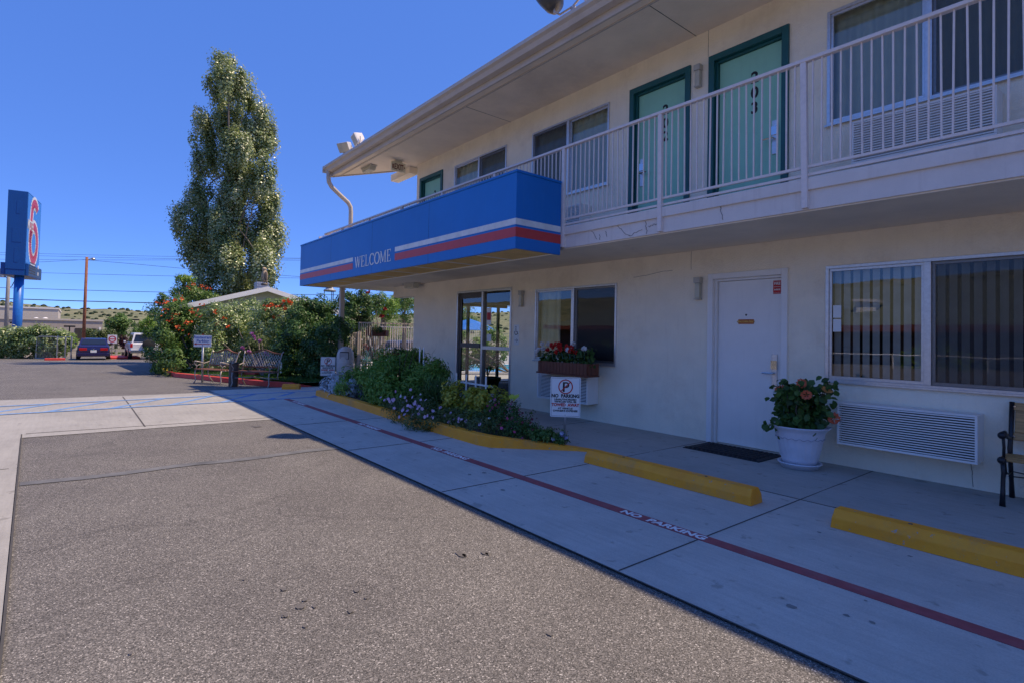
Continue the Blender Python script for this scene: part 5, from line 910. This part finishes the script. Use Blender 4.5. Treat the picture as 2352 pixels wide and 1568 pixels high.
g1 = at(860, 838, 19.5); plastic_chair((g1.x, g1.y, -.03), math.radians(100), 'green plastic chair by the pool with its fanned back towards the lot'); g2 = at(885, 836, 20.2); plastic_chair((g2.x, g2.y, -.03), math.radians(200), 'green plastic chair second from the left by the pool'); g3 = at(838, 834, 20.6); plastic_chair((g3.x, g3.y, -.03), math.radians(30), 'green plastic chair leftmost by the pool')
g4 = at(892, 848, 18.4); tt = thing('pool_table', 'round white patio table in front of the green chairs', 'table', (g4.x-.3, g4.y, -.03)); a = MB(); a.lathe([(0, .40), (.48, .40), (.50, .42), (.48, .44), (0, .44)], n=28); a.build('table_top', M['white'], tt, smooth=False)
for k in range(4): a = MB(); t_ = k*math.pi/2+.4; a.bar((.15*math.cos(t_), .15*math.sin(t_), .40), (.4*math.cos(t_), .4*math.sin(t_), 0), .04); a.build('leg', M['white'], tt)
g5 = at(1078, 748, 25); um = thing('pool_umbrella', 'bright blue patio umbrella seen through the glass entrance', 'umbrella', (g5.x, g5.y, -.1)); a = MB(); a.lathe([(1.3, g5.z-.1), (.7, g5.z+.2), (0, g5.z+.42)], n=8); a.build('canopy', M['bluecloth'], um); a = MB(); a.tube([(0, 0, 0), (0, 0, g5.z+.5)], .025, 6); a.build('pole', M['white'], um)
g6 = at(757, 690, 20.5); vp_ = thing('gas_lantern', 'slender steel garden lantern on three thin rods above the dark hedge', 'lantern', (g6.x, g6.y, .2)); a = MB()
for k in range(3): t_ = 2.1*k; a.tube([(.20*math.cos(t_), .20*math.sin(t_), 0), (.20*math.cos(t_), .20*math.sin(t_), 2.75)], .015, 5)
a.lathe([(.21, 1.9), (.225, 1.92), (.21, 1.94)], n=14); a.build('rod', M['iron'], vp_); a = MB(); a.lathe([(.22, 2.72), (.24, 2.76), (.14, 2.84), (.12, 2.88), (.17, 3.02), (.16, 3.12), (.08, 3.16), (0, 3.2)], n=14); a.build('lantern_head', M['steel'], vp_)
B = [blob(1000, 800, 21.5, 40, 40, .7), blob(1070, 805, 22.0, 46, 44, .8), blob(1130, 800, 22.5, 40, 44, .8)]
hedge('pool_side_shrubs', 'leafy shrubs beyond the lobby side window, seen through the glass entrance', 'shrub', B, 9000, .11, G_MID, (-16.0, 13.2, -.1), 8, clump=.25, nclump=90, aspect=.5)
# lobby palm
lpp = thing('planter_pot', 'dark round planter just inside the glass entrance', 'flower pot', (-10.10, 7.55, .04)); a = MB(); a.lathe([(0, 0), (.20, 0), (.27, .30), (.31, .34), (.31, .40), (.27, .40), (.26, .36), (0, .36)], n=28); a.build('pot', mat('planter_green', (.08, .10, .09), .5), lpp, smooth=True)
pl2 = thing('potted_palm', 'feathery parlour palm in the planter inside the glass entrance', 'plant', (-10.10, 7.55, .40)); a = MB(); L1, D1, N1 = [], [], []; pr = random.Random(9)
for k in range(17):
    an = pr.uniform(0, 6.28); R2 = pr.uniform(.35, .75); hh = pr.uniform(.6, 1.15); pts = [Vector((-10.10+R2*u_**1.5*math.cos(an)*.8, 7.55+R2*u_**1.5*math.sin(an)*.7, .40+hh*u_-.25*u_**4)) for u_ in np.linspace(0, 1, 14)]
    a.tube([p-Vector((-10.10, 7.55, .40)) for p in pts], .007, 4)
    for i in range(4, 14):
        d = (pts[i]-pts[i-1]).normalized(); sd = d.cross(Vector((0, 0, 1))).normalized()
        for s_ in (-1, 1): L1.append(tuple(pts[i])); D1.append(tuple(d*.6+sd*s_-Vector((0, 0, .35)))); N1.append((0, 0, 1))
a.build('stem', M['greenpl'], pl2); scatter('frond', np.array(L1), np.array(D1), np.array(N1), .24, .022, G_DARK, pl2, T_BLADE)
# ================================================================== CARS
def loft(mb, secs):  # secs: list of rings (equal counts)
    n = len(secs[0]); mb.add([v for s_ in secs for v in s_], [(i*n+k, i*n+(k+1) % n, (i+1)*n+(k+1) % n, (i+1)*n+k) for i in range(len(secs)-1) for k in range(n)]+[tuple(range(n-1, -1, -1)), tuple((len(secs)-1)*n+k for k in range(n))]); return mb
def car(loc, rz, label, paint, kind='sedan', name='parked_car', group=None):
    # local: +x forward, rear at x = 0
    t = thing(name, label, 'car', loc, rz, group=group); b = MB(); suv = kind == 'suv'
    Ln, Wd = (4.5, 1.86) if suv else (4.6, 1.74); zb, belt, roof = (.42, 1.08, 1.76) if suv else (.22, .92, 1.36); w = Wd/2
    xs = [0, .06, .25, .9, 1.6, 2.6, 3.4, 4.1, Ln-.12, Ln]
    top_ = [belt-.28, belt-.05, belt+.03, belt+.02, belt, belt, belt-.06, belt-.14, belt-.3, belt-.42] if not suv else [belt-.05, belt, belt, belt, belt, belt, belt-.02, belt-.05, belt-.12, belt-.3]
    wd_ = [.86, .93, .97, 1, 1, 1, 1, .98, .92, .82] if not suv else [.94, .97, 1, 1, 1, 1, 1, 1, .96, .9]
    secs = []
    for x, z1, q in zip(xs, top_, wd_):
        ww = w*q; lo = zb+(.10 if x in (0, Ln) else 0); secs.append([(x, -ww*.93, lo), (x, -ww, lo+.16), (x, -ww, (lo+z1)/2), (x, -ww*.97, z1-.06), (x, -ww*.86, z1), (x, ww*.86, z1), (x, ww*.97, z1-.06), (x, ww, (lo+z1)/2), (x, ww, lo+.16), (x, ww*.93, lo)])
    loft(b, secs); b.build('body', paint, t, smooth=False, bevel=.03)
    c = MB(); r0, r1, f1, f0 = (.05, .22, 2.75, 3.35) if suv else (.55, 1.25, 2.55, 3.4)
    if kind == 'wagon': r0, r1 = .1, .5
    prof = [(r0, belt-.02), (r1, roof-.03), (r1+.25, roof), (f1-.2, roof), (f1, roof-.03), (f0, belt-.04)]; secs = []
    for x, z in prof: k_ = (z-belt)/(roof-belt); ww = w*(.90-.16*k_); secs.append([(x, -ww, z-.0), (x, ww, z-.0), (x, ww, belt-.05), (x, -ww, belt-.05)] if k_ < .1 else [(x, -ww, z), (x, ww, z), (x, w*.90, belt-.05), (x, -w*.90, belt-.05)])
    loft(c, secs); c.build('cabin', paint, t, bevel=.03)
    g = MB()  # rear window, windscreen, side windows stand 4 mm proud
    def quad(p, q, r_, s_, off): P = [Vector(v)+Vector(off) for v in (p, q, r_, s_)]; g.add(P, [(0, 1, 2, 3)])
    k0, k1 = .12, .86; X = lambda k_, a_, b_: a_+(b_-a_)*k_; zz_ = lambda k_: belt+(roof-.03-belt)*k_; wy_ = lambda k_: w*(.90-.16*k_)-.10
    quad((X(k0, r0, r1), -wy_(k0), zz_(k0)), (X(k0, r0, r1), wy_(k0), zz_(k0)), (X(k1, r0, r1), wy_(k1), zz_(k1)), (X(k1, r0, r1), -wy_(k1), zz_(k1)), (-.012, 0, .012))
    quad((X(k0, f0, f1), -wy_(k0), zz_(k0)), (X(k0, f0, f1), wy_(k0), zz_(k0)), (X(k1, f0, f1), wy_(k1), zz_(k1)), (X(k1, f0, f1), -wy_(k1), zz_(k1)), (.012, 0, .012))
    for s_ in (-1, 1):
        for xa, xb in ((r1-.0 if not suv else .35, 1.75), (1.85, 2.7)):
            ya, yb_ = w*(.90-.16*.12)+.012, w*(.90-.16*.85)+.012; g.add([(xa, s_*ya, zz_(.12)), (xb+(.25 if xb > 2 else 0), s_*ya, zz_(.12)), (xb, s_*yb_, zz_(.85)), (xa+.12, s_*yb_, zz_(.85))], [(0, 1, 2, 3)])
    g.build('window', M['carglass'], t)
    for s_ in (-1, 1):
        l = MB()
        if suv: l.box(-.015, .08, s_*w*.90-.07, s_*w*.90+.07, .80, 1.06)
        else: l.box(-.010+.0, .12, s_*w*.62-.20, s_*w*.62+.20, .60, .76)
        l.build('tail_light', M['tail'], t, bevel=.01)
        h = MB(); h.box(Ln-.16, Ln+.0, s_*w*.66-.16, s_*w*.66+.16, .55, .68); h.build('headlight', M['carglass'], t, bevel=.01)
        m_ = MB(); m_.box(2.75, 2.9, s_*(w+.10)-.07, s_*(w+.10)+.07, belt, belt+.12); m_.build('mirror', paint, t, bevel=.02)
        for x in (.85, 3.65):
            wr_ = .36 if suv else .31; wh = MB(); wh.tube([(x, s_*(w-.20), wr_), (x, s_*(w+.015), wr_)], wr_, 20); o = wh.build('wheel', M['tyre'], t, bevel=.02); r_ = MB(); r_.tube([(x, s_*(w+.0), wr_), (x, s_*(w+.025), wr_)], wr_*.6, 16); r_.build('rim', M['chrome'], o)
    bm = MB(); bm.box(-.12, .12, -w*.96, w*.96, zb+.02, zb+.22); bm.build('bumper', M['chrome'] if suv else paint, t, bevel=.03)
    p = MB(); z0 = zb+.04 if suv else zb+.26; p.box(-.135 if suv else -.03, -.125 if suv else .05, -.16, .16, z0, z0+.15); pl = p.build('number_plate', M['signwhite'], t)
    if suv: s_ = MB(); s_.lathe([(0, -.14), (.30, -.14), (.37, -.10), (.37, .06), (0, .06)], n=24); s_.v = [(-.10+z, x-.12, y+.98) for x, y, z in s_.v]; s_.build('spare_wheel_cover', M['tyre'], t, smooth=True)
    else: s_ = MB(); s_.ball((-.012, 0, .70), .02, 5); s_.build('boot_lock', M['chrome'], t)
    return t
q0, q1 = ong(175, 826), ong(252, 826)
car((-44.3, 1.22, gz(-44.3)), math.radians(180-1.5), 'dark purple sedan parked facing away beside the wooden pole', M['carpurple'], 'sedan', group='cars parked at the far side of the lot')
car((-44.2, 4.05, gz(-44.2)), math.radians(180), 'white sport utility car with a black spare wheel cover beside the hedge', M['carwhite'], 'suv', group='cars parked at the far side of the lot')
g7 = at(905, 815, 30.5); car((g7.x+1.5, g7.y+1.6, -.35), math.radians(208), 'silver car standing beyond the pool fences', M['carsilver'], 'wagon')
# ================================================================== FAR LEFT: hedge, gate, pylon, poles, far buildings
z8 = -.85
def lot(px, py, dep): return blob(px, py, dep, 1, 1)[0]
B = [blob(-30+14*k, 787+3*math.sin(k*1.3), 37.0, 15, 36, .9) for k in range(13)]+[blob(118, 768, 37.5, 26, 16, .8)]
hedge('boxy_hedge', 'long clipped green hedge at the left edge beside the chain-link gate', 'hedge', B, 22000, .15, G_HEDGE, tuple(at(60, 822, 37)), 8, clump=.28, nclump=260, aspect=.6, shell=.7)
ga = thing('chain_link_gate', 'small chain-link gate in front of the clipped hedge', 'gate', tuple(at(106, 822, 36.3))); A_, B_ = at(83, 822, 36.3), at(130, 822, 36.3); A_.z = B_.z = -.84
a = MB(); up = Vector((0, 0, 1)); a.tube([A_+up*.08, A_+up*1.45, A_.lerp(B_, .1)+up*1.52, A_.lerp(B_, .9)+up*1.52, B_+up*1.45, B_+up*.08, A_+up*.08], .03, 6); a.build('gate_frame', M['steel'], ga, world=True); a = MB()
for k in range(-12, 14):
    for s_ in (1, -1):
        P = [A_.lerp(B_, k/14+s_*v*.95)+up*(.1+1.38*v) for v in np.linspace(0, 1, 12) if 0 <= k/14+s_*v*.95 <= 1]
        if len(P) > 1: a.tube([P[0], P[-1]], .007, 3)
a.build('mesh_panel', M['steel'], ga, world=True)
cl_ = thing('chain_link_fence', 'short run of grey fence posts and rail right of the chain-link gate', 'fence', tuple(at(148, 822, 36.6)))
for px, hgt in ((82, 1.5), (131, 1.62), (149, 1.5), (163, 1.55)): q = at(px, 822, 36.6); a = MB(); a.tube([(q.x, q.y, -.85), (q.x, q.y, -.85+hgt)], .045, 7); a.build('post', M['steel'], cl_, world=True)
a = MB(); q, s_ = at(131, 775, 36.6), at(163, 774, 36.6); a.tube([q, s_], .025, 6); a.build('rail', M['steel'], cl_, world=True)
k1 = thing('red_kerb_end', 'small piece of red kerb at the foot of the chain-link gate post', 'kerb', tuple(at(126, 828, 33.8)), math.radians(90)); a = MB(); a.box(-.5, .5, -.15, .15, -.03, .17); a.build('block', M['redkerb'], k1, bevel=.03)
k2 = thing('far_red_kerb', 'red kerb strip on the ground between the purple and the white car', 'kerb', (-47.5, 3.0, gz(-47.5))); a = MB(); a.box(-1.5, 1.5, -.8, .9, 0, .16); a.build('block', M['redkerb'], k2, bevel=.03)
lw = thing('low_timber_wall', 'low pale timber edging behind the parked cars', 'wall', (-52.5, 3, -.85)); a = MB(); a.box(-52.6, -52.4, -1.5, 9, -.5, -.3)
for k in range(8): a.box(-52.65, -52.35, -1.4+k*1.4, -1.25+k*1.4, -.9, -.28)
a.build('timber_rail', mat('pale_timber', (.45, .40, .33), .8), lw, world=True)
ns = thing('round_red_sign', 'white sign with a red ring behind the purple car', 'sign', tuple(at(258, 778, 39.5)), math.radians(82)); a = MB(); a.box(-.28, .28, 0, .02, -.34, .28); a.build('panel', M['signwhite'], ns); a = MB(); n = 24
for k in range(n):
    t0, t1 = 2*math.pi*k/n, 2*math.pi*(k+1)/n; a.add([(q_*math.cos(tt), -.003, -.02+q_*math.sin(tt)) for tt, q_ in ((t0, .23), (t1, .23), (t1, .16), (t0, .16))], [(0, 3, 2, 1)])
a.box(-.15, .15, -.004, -.002, -.05, .01); a.build('red_marking', M['redink'], ns); a = MB(); a.tube([(0, .04, -1.8), (0, .04, .3)], .03, 6); a.build('post', M['steel'], ns)
# pylon sign
A_ = at(65, 441, 38); Zt = A_.z; v1 = ray(410, 755); v1.z = 0; v1.normalize(); v2 = Vector((v1.y, -v1.x, 0));
if v2.dot(Vector((0, -1, 0))) < 0: v2 = -v2
LP, WP = 4.3, 1.05; Zb = at(60, 606, 38).z; Z0_ = at(65, 634, 38).z
sg = thing('motel_pylon_sign', 'tall blue pylon sign with a red number 6 and a dark message board', 'sign', (A_.x+v1.x*.6+v2.x*.35, A_.y+v1.y*.6+v2.y*.35, -.85))
rzp = math.atan2(v1.y, v1.x); Ax = Vector((A_.x, A_.y, 0)); zc = (Zt+Z0_)/2
def pb(mb, u0, u1, w0, w1, z0, z1): c = Ax+v1*(u0+u1)/2+v2*(w0+w1)/2+Vector((0, 0, (z0+z1)/2)); return mb.obox(c, v1*(u1-u0)/2, v2*(w1-w0)/2, Vector((0, 0, (z1-z0)/2)))
a = MB(); pb(a, 0, LP, 0, WP, Z0_+.4, Zt); pb(a, .02, LP-.02, .02, WP-.02, Z0_, Z0_+.4); a.build('cabinet', M['pylonblue'], sg, world=True, bevel=.02)
a = MB(); zb_ = Zb; pb(a, .1, LP+.05, -.16, -.001, Z0_, zb_); pb(a, .1, LP+.05, WP+.001, WP+.25, Z0_, zb_); a.build('message_cabinet', M['pylonblue'], sg, world=True, bevel=.02)
a = MB()
for u0, w0, w1, z0, z1 in ((0, .38, .58, Zt-1.6, Zt-.7), (0, .25, .75, Zt-3.6, Zt-2.6), (0, .4, .6, Zt-5.0, Zt-4.0)): pb(a, -.012, -.001, w0, w1, z0, z1)
a.build('hatch', M['pylonblue'], sg, world=True, bevel=.004)
a = MB(); pb(a, .1, LP-.1, -.006, -.001, zb_+.05, Zt-.08); a.build('sign_face', M['bluesign'], sg, world=True)
OX = Ax+v1*.1-v2*.0085; U = v1; V_ = Vector((0, 0, 1)); Hs = Zt-.08-zb_-.05
def stroke(mb, pts, wd, off):
    for p, q in zip(pts, pts[1:]):
        p, q = Vector(p), Vector(q); d = (q-p).normalized(); nn = Vector((-d.y, d.x)); P = [p+nn*wd/2-d*.02, q+nn*wd/2+d*.02, q-nn*wd/2+d*.02, p-nn*wd/2-d*.02]
        mb.add([OX-v2*off+U*v.x+V_*(zb_+.05+v.y) for v in P], [(0, 1, 2, 3)])
six = []; W6 = LP-.2; cx6 = W6*.52
for t_ in np.linspace(20, 180, 12): six.append((cx6+.85*math.cos(math.radians(t_)), Hs*.80+.62*math.sin(math.radians(t_))))
six += [(cx6-1.02, Hs*.62), (cx6-1.10, Hs*.45), (cx6-1.10, Hs*.32)]
for t_ in np.linspace(180, 540, 36): six.append((cx6+1.10*math.cos(math.radians(t_)), Hs*.33+(Hs*.25)*math.sin(math.radians(t_))))
a = MB(); stroke(a, six, 1.0, .0); a.build('white_outline', M['signwhite'], sg, world=True); a = MB(); stroke(a, six, .62, .004); a.build('red_six', mat('sign_red', (.55, .03, .03), .4), sg, world=True)
a = MB(); a.text('MOTEL', .95, tuple(OX-v2*.016+U*.08+V_*(zb_+.05+Hs*.50)), tuple(U), (0, 0, 1), bold=.02, sx=.62, ext=.001); a.build('lettering', M['stripewhite'], sg, world=True)
a = MB(); pb(a, .2, LP, -.175, -.161, Z0_+.06, zb_-.06); a.build('message_board', M['iron'], sg, world=True); a = MB()
for r_ in range(5):
    for c_ in range(6): pb(a, .4+.33*c_, .62+.33*c_, -.185, -.176, Z0_+.2+.18*r_, Z0_+.30+.18*r_)
a.build('letter_slots', mat('board_grey', (.06, .06, .06), .5), sg, world=True); a = MB()
for z in (Z0_+.25, Z0_+.75): a.text('88', .36, tuple(Ax+v1*2.9-v2*.18+V_*z), tuple(U), (0, 0, 1), bold=.01)
a.build('price_digits', M['stripewhite'], sg, world=True)
cpp = Ax+v1*.75+v2*.42; a = MB(); a.tube([(cpp.x, cpp.y, -1), (cpp.x, cpp.y, Z0_+.05)], .27, 20); a.build('pole', mat('pylon_pole_blue', (.02, .16, .55), .4), sg, world=True, smooth=True)
# poles and wires
q = at(192, 776, 47); up_ = thing('utility_pole', 'reddish brown wooden utility pole behind the purple car', 'pole', (q.x, q.y, -.85)); tp = at(192, 590, 47).z; a = MB(); a.tube([(0, 0, 0), (0, 0, tp+.85)], [.13, .10], 10); a.build('pole', M['polewood'], up_, smooth=True)
a = MB(); a.tube([(0, 0, tp+.55), (.0, .4, tp+.8)], .05, 6); a.ball((0, .45, tp+.72), .16, 6, (1.4, 1, .7)); a.build('lamp', M['steel'], up_)
q = at(14, 740, 44); gp_ = thing('utility_pole', 'weathered grey utility pole at the left edge behind the blue pylon', 'pole', (q.x, q.y, -.85)); tp2 = at(14, 560, 44).z; a = MB(); a.tube([(0, 0, 0), (.15, .05, tp2+.85)], [.15, .11], 10); a.build('pole', M['polegrey'], gp_, smooth=True); a = MB(); a.lathe([(0, 0), (.22, 0), (.22, .7), (0, .75)], n=12); a.v = [(x-.1, y-.35, z+tp2-1.9) for x, y, z in a.v]; a.build('transformer', M['steel'], gp_)
a = MB()
for z_, s_ in ((2.0, 1.2), (1.2, -1.0)): a.tube([(0, 0, tp2-z_-.8), (0, .5*s_*.4, tp2-z_-.6), (0, .9*s_*.5, tp2-z_+.3)], .03, 5)
a.build('cable_loop', M['wire'], gp_)
wires = [(582, 580, .018, 62), (587, 585, .018, 62), (662, 665, .03, 55), (687, 690, .05, 52), (625, 627, .02, 58), (601, 569, .015, 50)]
lab = ['upper thin power line across the sky', 'second thin power line just under the upper one', 'power line below the message board height', 'lowest and thickest power line just above the hills', 'power line at half height crossing the wooden pole', 'thin line running down from the pylon to the right']
for (y0, y1, r_, dp), lb_ in zip(wires, lab):
    L0 = at(-150, y0-2, dp); R0 = at(1250, y0+(y1-y0)*1.0+18*(dp < 90), dp*1.0); a = MB(); P = []
    for k in range(25): u_ = k/24; p = L0.lerp(R0, u_); P.append(p+Vector((0, 0, -.35*4*u_*(1-u_)+.2)))
    a.tube(P, r_*.8, 4); tag(a.build('power_line', M['wire']), lb_, 'wire', 'overhead power lines')
P0 = at(192, 597, 47); a = MB(); a.tube([P0, at(300, 606, 47), at(420, 617, 47), at(690, 636, 47)], .014, 4); tag(a.build('power_line', M['wire']), 'thin service line sloping down right from the wooden pole', 'wire', 'overhead power lines')
P0 = at(192, 597, 47); a = MB(); a.tube([P0, at(100, 602, 47), at(0, 604, 47)], .014, 4); tag(a.build('power_line', M['wire']), 'thin service line from the wooden pole towards the pylon', 'wire', 'overhead power lines')
# far buildings
def wallbox(name, label, px0, px1, ytop, dep, m, deep=14, roofm=None, parts=()):
    p1 = at(px1, ytop, dep); p0 = onx(px0, ytop, p1.x); p0.z = p1.z; zt = p1.z; t = thing(name, label, 'building', (p0.x, p0.y, -.9)); d = (p1-p0); d.z = 0; ln = d.length; d.normalize(); bk = Vector((-1, 0, 0))
    a = MB(); c = Vector((p0.x, p0.y, 0))+d*ln/2+bk*deep/2; a.obox((c.x, c.y, (zt-1)/2), d*ln/2, bk*deep/2, (0, 0, (zt+1)/2)); a.build('wall', m, t, world=True)
    a = MB(); a.obox((c.x, c.y, zt+.13), d*(ln/2+.12), bk*(deep/2+.12), (0, 0, .13)); a.build('parapet', roofm or m, t, world=True)
    for (u0, u1, y0, y1, mm, nm) in parts:
        q0_, q1_ = at(px1, y0, dep).z, at(px1, y1, dep).z; a = MB(); cc = Vector((p0.x, p0.y, 0))+d*ln*(u0+u1)/2-bk*.03; a.obox((cc.x, cc.y, (q0_+q1_)/2), d*ln*(u1-u0)/2, bk*.03, (0, 0, abs(q0_-q1_)/2)); a.build(nm, mm, t, world=True)
    return t
wallbox('far_store', 'large cream flat-roofed store behind the hedge at the far left', -160, 134, 711, 95, M['beigebld'], 30, M['whitebld'])
wallbox('far_low_building', 'long low beige building with dark doorways in front of the cream store', -160, 236, 739, 84, M['brownbld'], 12, M['beigebld'], [(.82, .87, 755, 790, M['room'], 'doorway'), (.90, .96, 755, 790, M['room'], 'doorway'), (.975, .99, 752, 790, M['whitebld'], 'pillar')])
for k, px in enumerate((83, 104)):
    q = at(px, 737, 82); d_ = thing('satellite_dish', ('left' if k == 0 else 'right')+' one of two round white domes on the low beige roof', 'dish', tuple(q), group='white domes on the far roof'); a = MB(); a.ball((0, 0, .05), .46, 8, (1, 1, 1)); a.build('dome', M['white'], d_, smooth=True)
def street_lamp(px, py, dep, label):
    q = at(px, py, dep); t = thing('street_lamp', label, 'street lamp', (q.x, q.y, -.9), group='parking lot lamps in the distance'); a = MB(); a.tube([(0, 0, 0), (0, 0, q.z+.9)], .06, 6); a.build('pole', M['iron'], t); a = MB(); a.box(-.35, .35, -.5, .5, q.z+.78, q.z+.95); a.build('lamp_head', M['iron'], t)
street_lamp(309, 734, 70, 'dark box lamp post above the shrubs near the white car'); street_lamp(160, 749, 60, 'dark box lamp post in front of the low beige building, right of the pylon'); street_lamp(37, 741, 60, 'dark box lamp post between the grey utility pole and the pylon')
bgtree(268, 755, 58, 32, 36, 'dense blue-green conifer-like tree between the cars', G_MID, 5000, 'conifer_tree', .2, 'trees across the street'); bgtree(165, 782, 50, 14, 24, 'slim young green tree right of the hedge', G_LIME, 1300, 'young_tree', .14, 'trees across the street')
bgtree(240, 775, 46, 36, 20, 'olive shrubby tree just behind the purple car', G_OLIVE, 3500, 'shrubby_tree', .14, 'trees across the street'); bgtree(285, 785, 44.5, 14, 16, 'dark purple plum bush left of the white car', G_PURP, 1500, 'plum_bush', .12, 'trees across the street'); bgtree(340, 750, 50, 24, 30, 'bright green tree behind the white car', G_LIME, 2600, 'leafy_tree', .15, 'trees across the street'); bgtree(205, 765, 54, 16, 12, 'low reddish green bush left of the wooden pole', G_OLIVE, 1200, 'shrub', .14, 'trees across the street')
bgtree(315, 770, 56, 22, 22, 'mid green tree behind the spare wheel of the white car', G_MID, 1800, 'leafy_tree', .16, 'trees across the street'); bgtree(262, 808, 47, 22, 12, 'low green bushes under the round red sign', G_OLIVE, 1300, 'low_bush', .12, 'trees across the street')
# ================================================================== ACROSS THE LOT, BEHIND THE CAMERA: what the windows mirror
rs = thing('restaurant_building', 'brown restaurant with a green hipped shingle roof across the lot, mirrored in the windows', 'building', (-20, -30, 0)); a = MB(); a.box(-44, 14, -42, -29, -.85, 2.5); a.build('wall', mat('rest_wall', (.16, .10, .07), .8), rs, world=True)
a = MB(); a.add([(-45, -27.6, 2.55), (15, -27.6, 2.55), (15, -43, 2.55), (-45, -43, 2.55), (-36, -35.3, 5.9), (6, -35.3, 5.9)], [(0, 1, 5, 4), (1, 2, 5), (2, 3, 4, 5), (3, 0, 4), (0, 3, 2, 1)]); a.build('roof', M['greenroof'], rs, world=True)
a = MB(); a.box(-45.05, 15.05, -27.65, -27.55, 2.2, 2.62); a.build('fascia', M['fasciared'], rs, world=True); a = MB(); a.box(-14.5, -13.3, -31, -30, 3.2, 4.3); a.box(-14.7, -13.1, -31.2, -29.8, 4.3, 4.5); a.build('roof_vent', M['white'], rs, world=True)
a = MB()
for k in range(14): a.box(-42+4*k, -40+4*k, -28.98, -28.9, .5, 1.9)
a.build('window', M['carglass'], rs, world=True)
for k in range(5):
    x = -34+8.5*k; t, P, Nn = plant('restaurant_shrub', ['leftmost', 'second', 'middle', 'fourth', 'rightmost'][k]+' of five shrubs along the restaurant wall across the lot', 'shrub', (x, -25, gz(x)), [((x, -25, .3), (2.2, .9, 1.0+.3*(k % 3)))], 1600, .16, G_LIME if k % 2 else G_MID, group='shrubs along the restaurant', clump=.4, nclump=40)
rl_ = thing('white_pipe_rail', 'white pipe railing in front of the restaurant', 'railing', (-10, -22, 0)); a = MB(); a.tube([(-30, -22, .6), (14, -22, 1.0)], .04, 6)
for k in range(12): x = -30+4*k; a.tube([(x, -22, gz(x)), (x, -22, .6+.4*k/11)], .04, 6)
a.build('rail', M['white'], rl_, world=True)
for k, x in enumerate((-62, -72, -84, -95)):
    t = thing('roadside_tree', ['first', 'second', 'third', 'last'][k]+' tree along the road beyond the restaurant, mirrored in the entrance', 'tree', (x, -32, -.85), group='trees beyond the restaurant'); leafy('crown', [((x, -32, 2.4), (4, 3, 2.6))], 2600, .3, G_MID, t, clump=.9, nclump=40); a = MB(); a.tube([(0, 0, 0), (0, 0, 3)], [.25, .1], 7); a.build('trunk', M['bark'], t)
